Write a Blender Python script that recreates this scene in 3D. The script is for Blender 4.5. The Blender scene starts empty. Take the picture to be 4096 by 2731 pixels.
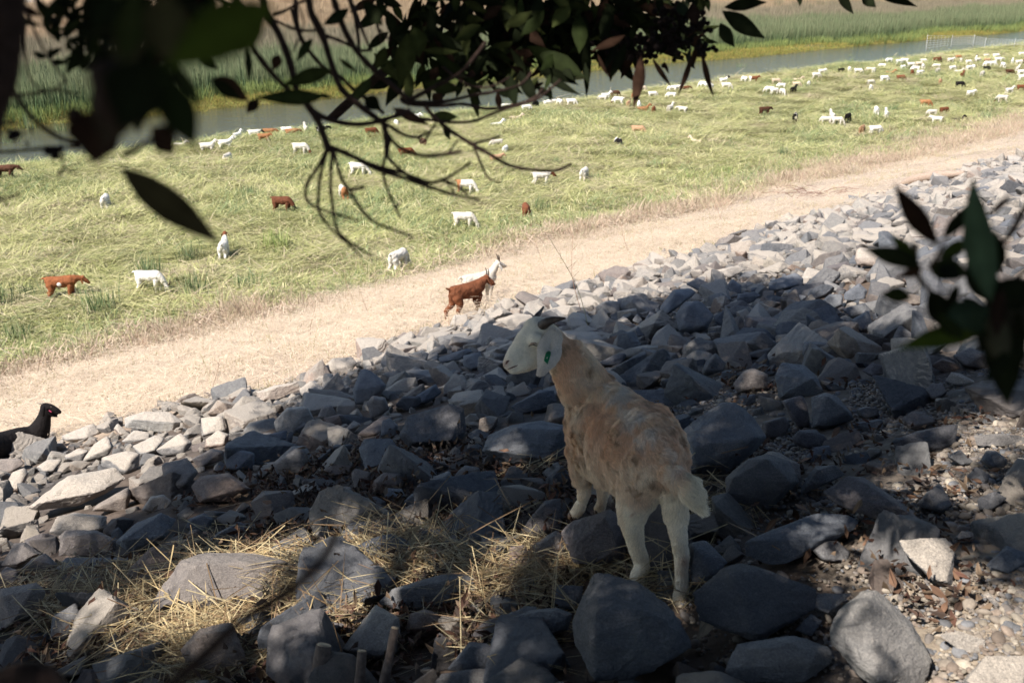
import bpy, bmesh, math, random
import numpy as np
from mathutils import Vector, Matrix, Euler, Quaternion
R = math.radians
rng = np.random.default_rng(7)
random.seed(7)
SC = bpy.context.scene
COL = SC.collection

# ---------------------------------------------------------------- camera
F_PX, PITCH, CZ = 995.0, R(20.4), 7.5
CP, SP = math.cos(PITCH), math.sin(PITCH)
cam_d = bpy.data.cameras.new('camera')
cam = bpy.data.objects.new('camera', cam_d)
COL.objects.link(cam)
cam.location = (0, 0, CZ)
cam.rotation_euler = (R(90) - PITCH, 0, 0)
cam_d.sensor_width = 36.0
cam_d.lens = F_PX / 1024 * 36
cam_d.clip_start = 0.02
cam_d.clip_end = 4000
cam_d.dof.use_dof = True
cam_d.dof.focus_distance = 6.2
cam_d.dof.aperture_fstop = 4.4
SC.camera = cam

# ---------------------------------------------------------------- sky and sun
SUN_EL = R(50)
SHADOW_AZ = R(50)                      # shadows fall this far right of the camera's forward direction
SUN_TO = Vector((-math.sin(SHADOW_AZ) * math.cos(SUN_EL), -math.cos(SHADOW_AZ) * math.cos(SUN_EL), math.sin(SUN_EL)))
world = bpy.data.worlds.new('World')
SC.world = world
world.use_nodes = True
wn = world.node_tree
sky = wn.nodes.new('ShaderNodeTexSky')
sky.sky_type = 'NISHITA'
sky.sun_disc = False
sky.sun_elevation = SUN_EL
sky.sun_rotation = math.atan2(SUN_TO.x, SUN_TO.y) % (2 * math.pi)
sky.air_density = 1.0
sky.dust_density = 0.6
bg = wn.nodes['Background']
bg.inputs['Strength'].default_value = 0.095
wn.links.new(sky.outputs[0], bg.inputs[0])
sun_d = bpy.data.lights.new('sun', 'SUN')
sun = bpy.data.objects.new('sun', sun_d)
COL.objects.link(sun)
sun_d.energy = 5.0
sun_d.angle = R(0.53)
sun_d.color = (1.0, 0.94, 0.87)
sun.rotation_euler = SUN_TO.to_track_quat('Z', 'Y').to_euler()
sun.location = (-6, -5, 30)
SC.view_settings.view_transform = 'Standard'
SC.view_settings.look = 'None'
SC.view_settings.gamma = 1
SC.view_settings.use_curve_mapping = False
SC.view_settings.exposure = 0.93
SC.render.engine = 'CYCLES'
SC.cycles.max_bounces = 5
SC.cycles.diffuse_bounces = 3
SC.cycles.glossy_bounces = 2
SC.cycles.transmission_bounces = 3
SC.cycles.transparent_max_bounces = 5
SC.cycles.use_denoising = True
SC.cycles.caustics_reflective = False
SC.cycles.caustics_refractive = False

# ---------------------------------------------------------------- helpers
def ray(px, py):
    X = (px - 512) / F_PX
    v = (py - 341.4) / F_PX
    return Vector((X, CP - v * SP, -SP - v * CP))

def P(px, py, D):
    return Vector((0, 0, CZ)) + ray(px, py) * D

def project(p):                        # numpy (n,3) -> px, py, depth
    p = np.asarray(p, float).reshape(-1, 3)
    q = p - np.array([0, 0, CZ])
    D = q[:, 1] * CP - q[:, 2] * SP
    v = -q[:, 1] * SP - q[:, 2] * CP
    Ds = np.where(np.abs(D) < 1e-6, 1e-6, D)
    return 512 + q[:, 0] / Ds * F_PX, 341.4 + v / Ds * F_PX, D

def _h(ix, iy, iz, seed):
    n = (ix * 374761393 + iy * 668265263 + iz * 2147483647 + seed * 144665) & 0xFFFFFFFF
    n = ((n ^ (n >> 13)) * 1274126177) & 0xFFFFFFFF
    n = ((n ^ (n >> 16)) * 2246822519) & 0xFFFFFFFF
    return ((n ^ (n >> 15)) & 0xFFFFFF) / float(0xFFFFFF)

def vnoise(p, seed=0):
    p = np.asarray(p, float)
    i = np.floor(p).astype(np.int64)
    f = p - i
    f = f * f * (3 - 2 * f)
    x, y, z = i[..., 0], i[..., 1], i[..., 2]
    fx, fy, fz = f[..., 0], f[..., 1], f[..., 2]
    r = 0
    for dx in (0, 1):
        for dy in (0, 1):
            for dz in (0, 1):
                w = (fx if dx else 1 - fx) * (fy if dy else 1 - fy) * (fz if dz else 1 - fz)
                r = r + w * _h(x + dx, y + dy, z + dz, seed)
    return r * 2 - 1

def fbm(p, octaves=4, seed=0, gain=0.5):
    p = np.asarray(p, float)
    a, s, r = 1.0, 1.0, 0
    for k in range(octaves):
        r = r + a * vnoise(p * s, seed + k * 17)
        a *= gain
        s *= 2.03
    return r

def n2(x, y, seed=0, octaves=3):
    x, y = np.broadcast_arrays(np.asarray(x, float), np.asarray(y, float))
    return fbm(np.stack([x, y, np.zeros_like(x) + 0.37], -1), octaves, seed)

# the river runs 47 degrees right of the camera's forward direction; s = across it (towards the far bank), t = along it
CR, SR = math.cos(R(47)), math.sin(R(47))
def st_of(x, y):
    return -CR * x + SR * y, SR * x + CR * y
def xy_of(s, t):
    return -CR * s + SR * t, SR * s + CR * t

PROF_S = np.array([-400, -60, -9, -6, -4, -1, 0, 3, 6, 9, 11.5, 14, 17, 19.5, 21.5, 26, 44, 45.2, 47.5, 54, 57.5, 59, 70, 88, 94, 105, 110, 122, 126, 140, 200, 3000], float)
PROF_Z = np.array([-0.3, -0.25, -0.2, -0.45, -0.85, -1.5, -1.6, -2.5, -3.45, -4.35, -5.15, -5.85, -6.62, -7.2, -7.42, -7.48, -7.5, -7.85, -8.3, -8.5, -8.1, -7.55, -7.2, -6.3, -5.2, -3.4, -2.2, 1.0, 1.6, 1.7, 0.5, 0.5], float)
def smooth_interp(s):
    r = 0
    for o, w in ((-0.5, .25), (0, .5), (0.5, .25)):
        r = r + w * np.interp(s + o, PROF_S, PROF_Z)
    return r
WATER_Z = -7.86 + CZ
def river_wiggle(s, t):
    return 1.6 * n2(t * 0.045, s * 0.02, 5, 2) * np.clip((s - 30) / 10, 0, 1)
def height(x, y):
    x = np.asarray(x, float); y = np.asarray(y, float)
    s, t = st_of(x, y)
    z = smooth_interp(s + river_wiggle(s, t) + 0.25 * n2(x * 0.5, y * 0.5, 3, 2))
    amp = np.interp(s, [-10, 0, 10, 14, 21, 43, 46, 58, 100, 400], [.05, .05, .06, .05, .12, .12, .03, .1, .25, .3])
    z = z + amp * n2(x * 0.7, y * 0.7, 11, 3) * 1.0
    return z + CZ

_DS = np.concatenate([np.linspace(.6, 12, 160), np.geomspace(12.2, 420, 150)])
def ground_pt(px, py, off=0.0):
    d = np.array(ray(px, py)[:]); o = np.array([0, 0, CZ])
    Ds = _DS
    for it in range(3):
        p = o + d * Ds[:, None]
        below = p[:, 2] < height(p[:, 0], p[:, 1]) + off
        if not below.any():
            return Vector(p[-1]), float(Ds[-1])
        i = int(np.argmax(below))
        Ds = np.linspace(Ds[max(i - 1, 0)], Ds[i], 24)
    D = float((Ds[0] + Ds[-1]) / 2) if i == 0 else float(Ds[0])
    return Vector(o + d * D), D

def tag(o, label=None, cat=None, group=None, kind=None):
    if label: o['label'] = label
    if cat: o['category'] = cat
    if group: o['group'] = group
    if kind: o['kind'] = kind
    return o

def link(o, parent=None):
    COL.objects.link(o)
    if parent is not None: o.parent = parent
    return o

def empty(name, loc=(0, 0, 0), rz=0.0):
    o = bpy.data.objects.new(name, None)
    o.empty_display_size = 0.1
    o.location = loc
    o.rotation_euler = (0, 0, rz)
    return link(o)

def mesh_np(name, verts, faces=None, mat=None, smooth=False, cols=None, quads=None):
    """verts (n,3); faces: (m,k) int array of tris or quads"""
    me = bpy.data.meshes.new(name)
    verts = np.asarray(verts, np.float32).reshape(-1, 3)
    me.vertices.add(len(verts))
    me.vertices.foreach_set('co', verts.ravel())
    if faces is not None and len(faces):
        faces = np.asarray(faces, np.int32)
        k = faces.shape[1]
        m = len(faces)
        me.loops.add(m * k)
        me.loops.foreach_set('vertex_index', faces.ravel())
        me.polygons.add(m)
        me.polygons.foreach_set('loop_start', np.arange(0, m * k, k, dtype=np.int32))
        if smooth:
            me.polygons.foreach_set('use_smooth', np.ones(m, bool))
        else:
            me.polygons.foreach_set('use_smooth', np.zeros(m, bool))
    me.update(calc_edges=True)
    if cols is not None:
        a = me.color_attributes.new('Col', 'FLOAT_COLOR', 'POINT')
        c = np.ones((len(verts), 4), np.float32)
        c[:, :3] = cols
        a.data.foreach_set('color', c.ravel())
    if mat: me.materials.append(mat)
    return me

def mobj(name, me, parent=None, loc=None):
    o = bpy.data.objects.new(name, me)
    if loc is not None: o.location = loc
    return link(o, parent)

class NT:
    """small node-tree writer"""
    def __init__(s, name):
        s.m = bpy.data.materials.new(name)
        s.m.use_nodes = True
        s.t = s.m.node_tree
        s.b = s.t.nodes['Principled BSDF']
        s.out = s.t.nodes['Material Output']
    def n(s, kind, **kw):
        nd = s.t.nodes.new('ShaderNode' + kind)
        for k, v in kw.items(): setattr(nd, k, v)
        return nd
    def l(s, a, b): s.t.links.new(a, b)
    def coord(s, which='Object'):
        return s.n('TexCoord').outputs[which]
    def mapping(s, vec, scale=(1, 1, 1), rot=(0, 0, 0)):
        m = s.n('Mapping')
        m.inputs['Scale'].default_value = scale
        m.inputs['Rotation'].default_value = rot
        s.l(vec, m.inputs[0])
        return m.outputs[0]
    def noise(s, vec, scale, detail=4, rough=.55, dist=0.0, out=0):
        n = s.n('TexNoise')
        n.inputs['Scale'].default_value = scale
        n.inputs['Detail'].default_value = detail
        n.inputs['Roughness'].default_value = rough
        n.inputs['Distortion'].default_value = dist
        if vec is not None: s.l(vec, n.inputs['Vector'])
        return n.outputs[out]
    def ramp(s, fac, stops):
        r = s.n('ValToRGB')
        el = r.color_ramp.elements
        while len(el) < len(stops): el.new(0.5)
        for e, (p, c) in zip(el, stops):
            e.position = p
            e.color = (*c, 1) if len(c) == 3 else c
        s.l(fac, r.inputs[0])
        return r.outputs[0]
    def mix(s, fac, a, b, mode='MIX'):
        m = s.n('Mix', data_type='RGBA', blend_type=mode)
        for sock, v in ((m.inputs[0], fac), (m.inputs[6], a), (m.inputs[7], b)):
            if hasattr(v, 'is_output'): s.l(v, sock)
            elif isinstance(v, (int, float)): sock.default_value = v
            else: sock.default_value = (*v, 1)
        return m.outputs[2]
    def math(s, op, a, b=None, clamp=False):
        m = s.n('Math', operation=op, use_clamp=clamp)
        for sock, v in ((m.inputs[0], a), (m.inputs[1], b)):
            if v is None: continue
            if hasattr(v, 'is_output'): s.l(v, sock)
            else: sock.default_value = v
        return m.outputs[0]
    def bump(s, h, dist=0.01, strength=1.0, prev=None):
        b = s.n('Bump')
        b.inputs['Distance'].default_value = dist
        b.inputs['Strength'].default_value = strength
        s.l(h, b.inputs['Height'])
        if prev is not None: s.l(prev, b.inputs['Normal'])
        return b.outputs[0]
    def color(s, c):
        if hasattr(c, 'is_output'): s.l(c, s.b.inputs['Base Color'])
        else: s.b.inputs['Base Color'].default_value = (*c, 1)
    def set(s, **kw):
        for k, v in kw.items():
            s.b.inputs[k.replace('_', ' ')].default_value = v

def attr_mat(name, rough=.8, var=.25, scale=8, bump=0.0, bscale=20, translucent=0.0, spec=.2, rand=.0):
    t = NT(name)
    a = t.n('Attribute'); a.attribute_name = 'Col'
    c = a.outputs['Color']
    nz = t.noise(t.coord(), scale, 5, .6)
    c = t.mix(1.0, c, t.ramp(nz, [(.25, (1 - var,) * 3), (.75, (1 + var,) * 3)]), 'MULTIPLY')
    if rand:
        oi = t.n('ObjectInfo').outputs['Random']
        c = t.mix(1.0, c, t.ramp(oi, [(0, (1 - rand,) * 3), (1, (1 + rand,) * 3)]), 'MULTIPLY')
    t.color(c)
    t.set(Roughness=rough, Specular_IOR_Level=spec)
    if bump:
        t.l(t.bump(t.noise(t.coord(), bscale, 6, .65), bump), t.b.inputs['Normal'])
    if translucent:
        tr = t.n('BsdfTranslucent'); t.l(c, tr.inputs[0])
        mx = t.n('MixShader'); mx.inputs[0].default_value = translucent
        t.l(t.b.outputs[0], mx.inputs[1]); t.l(tr.outputs[0], mx.inputs[2]); t.l(mx.outputs[0], t.out.inputs[0])
    return t.m

def source_collection(name, objs):
    c = bpy.data.collections.new(name)
    for o in objs: c.objects.link(o)
    return c

def scatter(name, pts, rots, scls, idx, coll, parent=None, kind='stuff'):
    """one object that instances the meshes of coll on its points"""
    n = len(pts)
    me = bpy.data.meshes.new(name)
    me.vertices.add(n)
    me.vertices.foreach_set('co', np.asarray(pts, np.float32).ravel())
    me.update()
    a = me.attributes.new('rot', 'FLOAT_VECTOR', 'POINT'); a.data.foreach_set('vector', np.asarray(rots, np.float32).ravel())
    scls = np.asarray(scls, np.float32)
    if scls.ndim == 1: scls = np.repeat(scls[:, None], 3, 1)
    a = me.attributes.new('scl', 'FLOAT_VECTOR', 'POINT'); a.data.foreach_set('vector', scls.ravel())
    a = me.attributes.new('idx', 'INT', 'POINT'); a.data.foreach_set('value', np.asarray(idx, np.int32))
    o = bpy.data.objects.new(name, me)
    link(o, parent)
    if kind: o['kind'] = kind
    g = bpy.data.node_groups.new(name + '_scatter', 'GeometryNodeTree')
    g.interface.new_socket('Geometry', in_out='INPUT', socket_type='NodeSocketGeometry')
    g.interface.new_socket('Geometry', in_out='OUTPUT', socket_type='NodeSocketGeometry')
    N = g.nodes.new
    gi, go = N('NodeGroupInput'), N('NodeGroupOutput')
    m2p = N('GeometryNodeMeshToPoints')
    ci = N('GeometryNodeCollectionInfo')
    ci.inputs['Collection'].default_value = coll
    ci.inputs['Separate Children'].default_value = True
    ci.inputs['Reset Children'].default_value = True
    iop = N('GeometryNodeInstanceOnPoints')
    iop.inputs['Pick Instance'].default_value = True
    def na(nm, dt):
        x = N('GeometryNodeInputNamedAttribute'); x.data_type = dt; x.inputs[0].default_value = nm
        return [q for q in x.outputs if q.enabled][0]
    e2r = N('FunctionNodeEulerToRotation')
    L = g.links.new
    L(gi.outputs[0], m2p.inputs[0]); L(m2p.outputs[0], iop.inputs['Points']); L(ci.outputs[0], iop.inputs['Instance'])
    L(na('rot', 'FLOAT_VECTOR'), e2r.inputs[0]); L(e2r.outputs[0], iop.inputs['Rotation'])
    L(na('scl', 'FLOAT_VECTOR'), iop.inputs['Scale']); L(na('idx', 'INT'), iop.inputs['Instance Index'])
    L(iop.outputs[0], go.inputs[0])
    md = o.modifiers.new('scatter', 'NODES')
    md.node_group = g
    return o

def in_view(p, margin=60, near=0.8):
    x, y, D = project(p)
    return (D > near) & (x > -margin) & (x < 1024 + margin) & (y > -margin) & (y < 683 + margin)

def in_poly(x, y, poly):
    x = np.asarray(x, float); y = np.asarray(y, float)
    ins = np.zeros(x.shape, bool)
    n = len(poly)
    j = n - 1
    for i in range(n):
        xi, yi = poly[i]; xj, yj = poly[j]
        c = ((yi > y) != (yj > y)) & (x < (xj - xi) * (y - yi) / (yj - yi + 1e-12) + xi)
        ins ^= c
        j = i
    return ins
# ================================================================ ground, water
def lerp(a, b, f):
    f = np.clip(f, 0, 1)[..., None]
    return np.asarray(a) * (1 - f) + np.asarray(b) * f
def sstep(a, b, x):
    x = np.clip((x - a) / (b - a), 0, 1)
    return x * x * (3 - 2 * x)

ROCK_EDGE = 10.55
def rock_edge(x, y):                    # s of the lower edge of the riprap
    s, t = st_of(x, y)
    return ROCK_EDGE + 0.6 * n2(t * 0.35, 0.0, 41, 2) + 0.012 * t
def field_edge(x, y):
    s, t = st_of(x, y)
    return 19.3 + 0.7 * n2(t * 0.25, 3.0, 43, 3)
GRAVEL = [(770, 400), (860, 372), (1024, 372), (1300, 380), (1300, 800), (900, 800), (905, 640), (840, 560), (760, 560), (790, 480)]

def build_ground():
    u = np.linspace(-1, 1, 520)
    ts = 2.0 + np.sinh(u * 6.2) / math.sinh(6.2) * 1500
    ss = np.concatenate([np.array([-400, -200, -100, -60, -30, -20, -14, -11]), np.arange(-9, -1, .4), np.arange(-1, 13, .1), np.arange(13, 24, .2), np.arange(24, 66, .35),
                         np.arange(66, 135, .8), np.array([135, 140, 150, 170, 200, 260, 350, 500, 800, 1300, 2200])])
    S, T = np.meshgrid(ss, ts, indexing='ij')
    X, Y = xy_of(S, T)
    Z = height(X, Y)
    fine = np.interp(S, [-3, 0, 11, 13, 24], [.02, .03, .03, .015, .0])
    Z = Z + fine * n2(X * 4, Y * 4, 71, 2)
    nn = n2(X * .5, Y * .5, 21, 4)
    n3 = n2(X * 3, Y * 3, 22, 3)
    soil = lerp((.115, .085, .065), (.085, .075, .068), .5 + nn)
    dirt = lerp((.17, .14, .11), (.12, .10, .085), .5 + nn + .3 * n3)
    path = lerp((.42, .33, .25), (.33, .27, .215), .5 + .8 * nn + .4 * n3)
    fieldc = lerp((.34, .31, .18), (.19, .19, .10), .5 + nn)
    dryc = lerp((.42, .30, .20), (.34, .25, .17), .5 + nn)
    reedc = lerp((.16, .14, .075), (.08, .1, .04), .5 + nn)
    mud = np.array((.085, .07, .045))
    c = soil
    px, py, D = project(np.stack([X, Y, Z], -1))
    px = px.reshape(X.shape); py = py.reshape(X.shape)
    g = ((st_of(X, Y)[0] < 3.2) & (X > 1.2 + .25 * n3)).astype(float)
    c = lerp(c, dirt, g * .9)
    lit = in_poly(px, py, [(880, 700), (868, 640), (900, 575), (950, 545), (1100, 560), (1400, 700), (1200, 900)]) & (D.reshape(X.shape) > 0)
    c = lerp(c, lerp((.36, .29, .215), (.28, .23, .175), .5 + nn + .5 * n3), lit * .95)  # pale sandy dirt where the sun patch falls, sunlight partly in its colour
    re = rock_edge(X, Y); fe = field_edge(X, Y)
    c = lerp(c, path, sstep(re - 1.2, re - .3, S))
    c = lerp(c, fieldc, sstep(fe - .2, fe + .6, S + .3 * n3))
    c = lerp(c, mud, sstep(43.6, 44.4, S))
    c = lerp(c, lerp((.2, .17, .06), (.15, .16, .05), .5 + n3), sstep(57.2, 57.8, S))
    c = lerp(c, reedc, sstep(59, 60, S))
    c = lerp(c, dryc, sstep(84, 90, S + 3 * nn))
    c = lerp(c, np.array((.30, .29, .28)), sstep(107.5, 108.5, S + nn))
    c = lerp(c, dryc, sstep(126, 128, S))
    n, m = S.shape
    ii = np.arange(n * m).reshape(n, m)
    f = np.stack([ii[:-1, :-1], ii[:-1, 1:], ii[1:, 1:], ii[1:, :-1]], -1).reshape(-1, 4)
    mt = attr_mat('ground_soil', rough=.95, var=.35, scale=9, bump=.02, bscale=22, spec=.1)
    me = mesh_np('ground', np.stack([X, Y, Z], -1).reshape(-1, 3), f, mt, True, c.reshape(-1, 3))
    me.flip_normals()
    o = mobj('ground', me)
    tag(o, 'sloping bank, straw-strewn path, trampled marsh and far levee as one ground', kind='structure')
build_ground()

def build_water():
    t = NT('river_water')
    co = t.coord('Object')
    t.color((.06, .058, .032))
    t.set(Roughness=.07, IOR=1.33, Specular_IOR_Level=.5)
    m1 = t.mapping(co, (1, 2.6, 1), (0, 0, R(43)))
    h = t.math('ADD', t.noise(m1, 2.2, 3, .6), t.math('MULTIPLY', t.noise(m1, .5, 2, .5), 1.2))
    t.l(t.bump(h, .055, 1.0), t.b.inputs['Normal'])
    ts = np.linspace(-400, 900, 40)
    v = []
    for tt in ts:
        for s_ in (42.5, 60.5):
            x, y = xy_of(s_, tt); v.append((x, y, WATER_Z))
    f = [(2 * k, 2 * k + 1, 2 * k + 3, 2 * k + 2) for k in range(len(ts) - 1)]
    me = mesh_np('river', v, np.array(f), t.m)
    o = mobj('river', me)
    if me.polygons[0].normal.z < 0: me.flip_normals()
    tag(o, 'olive green river with fine wind ripples', kind='structure')
build_water()
# ================================================================ rocks
def ico(level):
    bm = bmesh.new()
    bmesh.ops.create_icosphere(bm, subdivisions=level, radius=1)
    v = np.array([x.co[:] for x in bm.verts]); f = np.array([[q.index for q in x.verts] for x in bm.faces])
    bm.free()
    return v, f
ICO = {k: ico(k) for k in (1, 2, 3, 4, 5, 6)}

def hull_planes(pts):
    bm = bmesh.new()
    for p in pts: bm.verts.new(p)
    r = bmesh.ops.convex_hull(bm, input=bm.verts)
    bm.normal_update()
    N, Dd = [], []
    c = np.mean(pts, 0)
    for f in bm.faces:
        n = np.array(f.normal[:]); d = n @ np.array(f.verts[0].co[:]) - n @ c
        if d < 0: n, d = -n, -d
        if d > 1e-5: N.append(n); Dd.append(d)
    bm.free()
    return np.array(N), np.array(Dd), c

def rock_from_planes(N, D, ext, level, seed, rough=.035, sharp=26, chip=.05):
    V, F = ICO[level]
    dirs = V * ext
    dirs = dirs / np.linalg.norm(dirs, axis=1, keepdims=True)
    dots = dirs @ N.T
    inv = np.maximum(dots, 1e-4) / D[None, :]            # 1/r for each plane
    # p-norm soft maximum keeps the arrises slightly worn
    m = inv.max(1, keepdims=True)
    soft = m[:, 0] * (((inv / m) ** sharp).sum(1)) ** (1 / sharp)
    r = 1 / soft
    p = dirs * r[:, None]
    sz = float(np.mean(ext))
    q = p / sz
    off = seed * 3.71
    strat = np.array([math.sin(seed), math.cos(seed * 1.7), 1.4 * math.sin(seed * .6 + 1)]); strat /= np.linalg.norm(strat)
    s = q @ strat
    d = rough * .8 * fbm(q * 2.6 + off, 5, 1, .58)
    # broken ledges: quantised layers
    lay = s * 5 + 1.1 * fbm(q * 1.7 + off, 3, 2)
    d += chip * .55 * (np.abs((lay % 1) - .5) * 2 * (vnoise(q * 1.6 + off + 9) > .1) - .4)
    cr = vnoise(q * 3.3 + off + 31)
    d -= chip * .9 * np.clip(cr - .45, 0, 1)
    if level >= 4: d += rough * .22 * fbm(q * 14 + off, 2, 3)
    return p * (1 + d[:, None]), F

def random_rock_planes(seed, asp):
    r = np.random.default_rng(seed)
    pts = r.normal(size=(7, 3))
    pts /= np.linalg.norm(pts, axis=1, keepdims=True) ** .75
    box = np.sign(r.normal(size=(5, 3))) * r.uniform(.55, .9, (5, 3))
    pts = np.vstack([pts, box]) * asp
    return hull_planes(pts)

def rock_material(name, tint=(1, 1, 1), warm=.25, dark=1.0, rust=0.0):
    t = NT(name)
    co = t.coord('Object')
    rnd = t.n('ObjectInfo').outputs['Random']
    base = t.ramp(rnd, [(0, (.150, .158, .172)), (.3, (.215, .220, .230)), (.5, (.185, .178, .175)), (.62, (.225, .185, .170)), (.75, (.26, .25, .235)), (.9, (.20, .212, .225)), (1, (.29, .275, .255))])
    base = t.mix(1, base, tuple(x * dark * 1.12 for x in tint), 'MULTIPLY')
    big = t.noise(co, 6, 6, .62, .6)
    c = t.mix(1, base, t.ramp(big, [(.3, (.68, .68, .70)), (.55, (1.02, 1, .98)), (.75, (1.3, 1.25, 1.16))]), 'MULTIPLY')
    # dust settled on what faces up, in the grain of the stone
    geo = t.n('NewGeometry')
    sep = t.n('SeparateXYZ'); t.l(geo.outputs['Normal'], sep.inputs[0])
    up = t.math('MULTIPLY', t.math('SUBTRACT', sep.outputs[2], .35, True), t.noise(co, 11, 5, .7), True)
    c = t.mix(t.math('MULTIPLY', up, warm * 4.0, True), c, (.375, .33, .28))
    sp = t.noise(co, 150, 3, .8)
    c = t.mix(1, c, t.ramp(sp, [(.35, (.80, .80, .81)), (.5, (1, 1, 1)), (.68, (1.35, 1.33, 1.3))]), 'MULTIPLY')
    vein = t.noise(t.mapping(co, (1, 1, 3.5), (.5, .3, 0)), 5, 7, .75, 1.6)
    c = t.mix(1, c, t.ramp(vein, [(.47, (1, 1, 1)), (.495, (1.28, 1.27, 1.25)), (.52, (1, 1, 1))]), 'MULTIPLY')
    if rust:
        c = t.mix(t.ramp(t.noise(co, 9, 4, .6), [(.45, (0, 0, 0)), (.6, (rust,) * 3)]), c, (.30, .16, .08))
    t.color(c)
    t.set(Roughness=.82, Specular_IOR_Level=.28)
    strata = t.noise(t.mapping(co, (1, 1.2, 5), (.7, .4, .2)), 9, 6, .7, .5)
    b1 = t.bump(t.noise(co, 24, 8, .68, .3), .022, .85)
    b2 = t.bump(strata, .016, .7, b1)
    b3 = t.bump(t.noise(co, 170, 3, .7), .0035, .8, b2)
    t.l(b3, t.b.inputs['Normal'])
    return t.m
M_ROCK = rock_material('grey_stone', dark=.70, warm=.15)  # darkened for the stones in shade: some shade is in the colour
M_ROCK_DUSTY_LIT = rock_material('dusty_sunlit_grey_stone', (1.02, .955, .88), warm=1.2)  # dust, and the paleness of sunlight put into the stone colour
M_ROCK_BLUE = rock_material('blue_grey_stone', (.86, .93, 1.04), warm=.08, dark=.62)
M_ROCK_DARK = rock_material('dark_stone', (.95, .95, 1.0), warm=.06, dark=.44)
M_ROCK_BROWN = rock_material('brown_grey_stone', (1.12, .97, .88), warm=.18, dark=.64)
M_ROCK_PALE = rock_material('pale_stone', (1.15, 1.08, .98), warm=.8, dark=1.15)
MATS = {'g': M_ROCK, 'd': M_ROCK_DUSTY_LIT, 'b': M_ROCK_BLUE, 'k': M_ROCK_DARK, 'r': M_ROCK_BROWN, 'p': M_ROCK_PALE}

riprap = empty('riprap_bank', (0, 0, 0))
tag(riprap, 'bank of loose angular grey riprap stones', kind='structure')

# outlines read off the photograph region by region: region -> origin in the 1024 px frame
ORG = {'A': (0, 170.75), 'B': (256, 170.75), 'C': (512, 170.75), 'D': (768, 170.75), 'E': (0, 341.5), 'F': (256, 341.5), 'G': (512, 341.5), 'H': (768, 341.5),
       'I': (0, 512.25), 'J': (256, 512.25), 'K': (512, 512.25), 'L': (768, 512.25)}
ZK = 9.184
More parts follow.
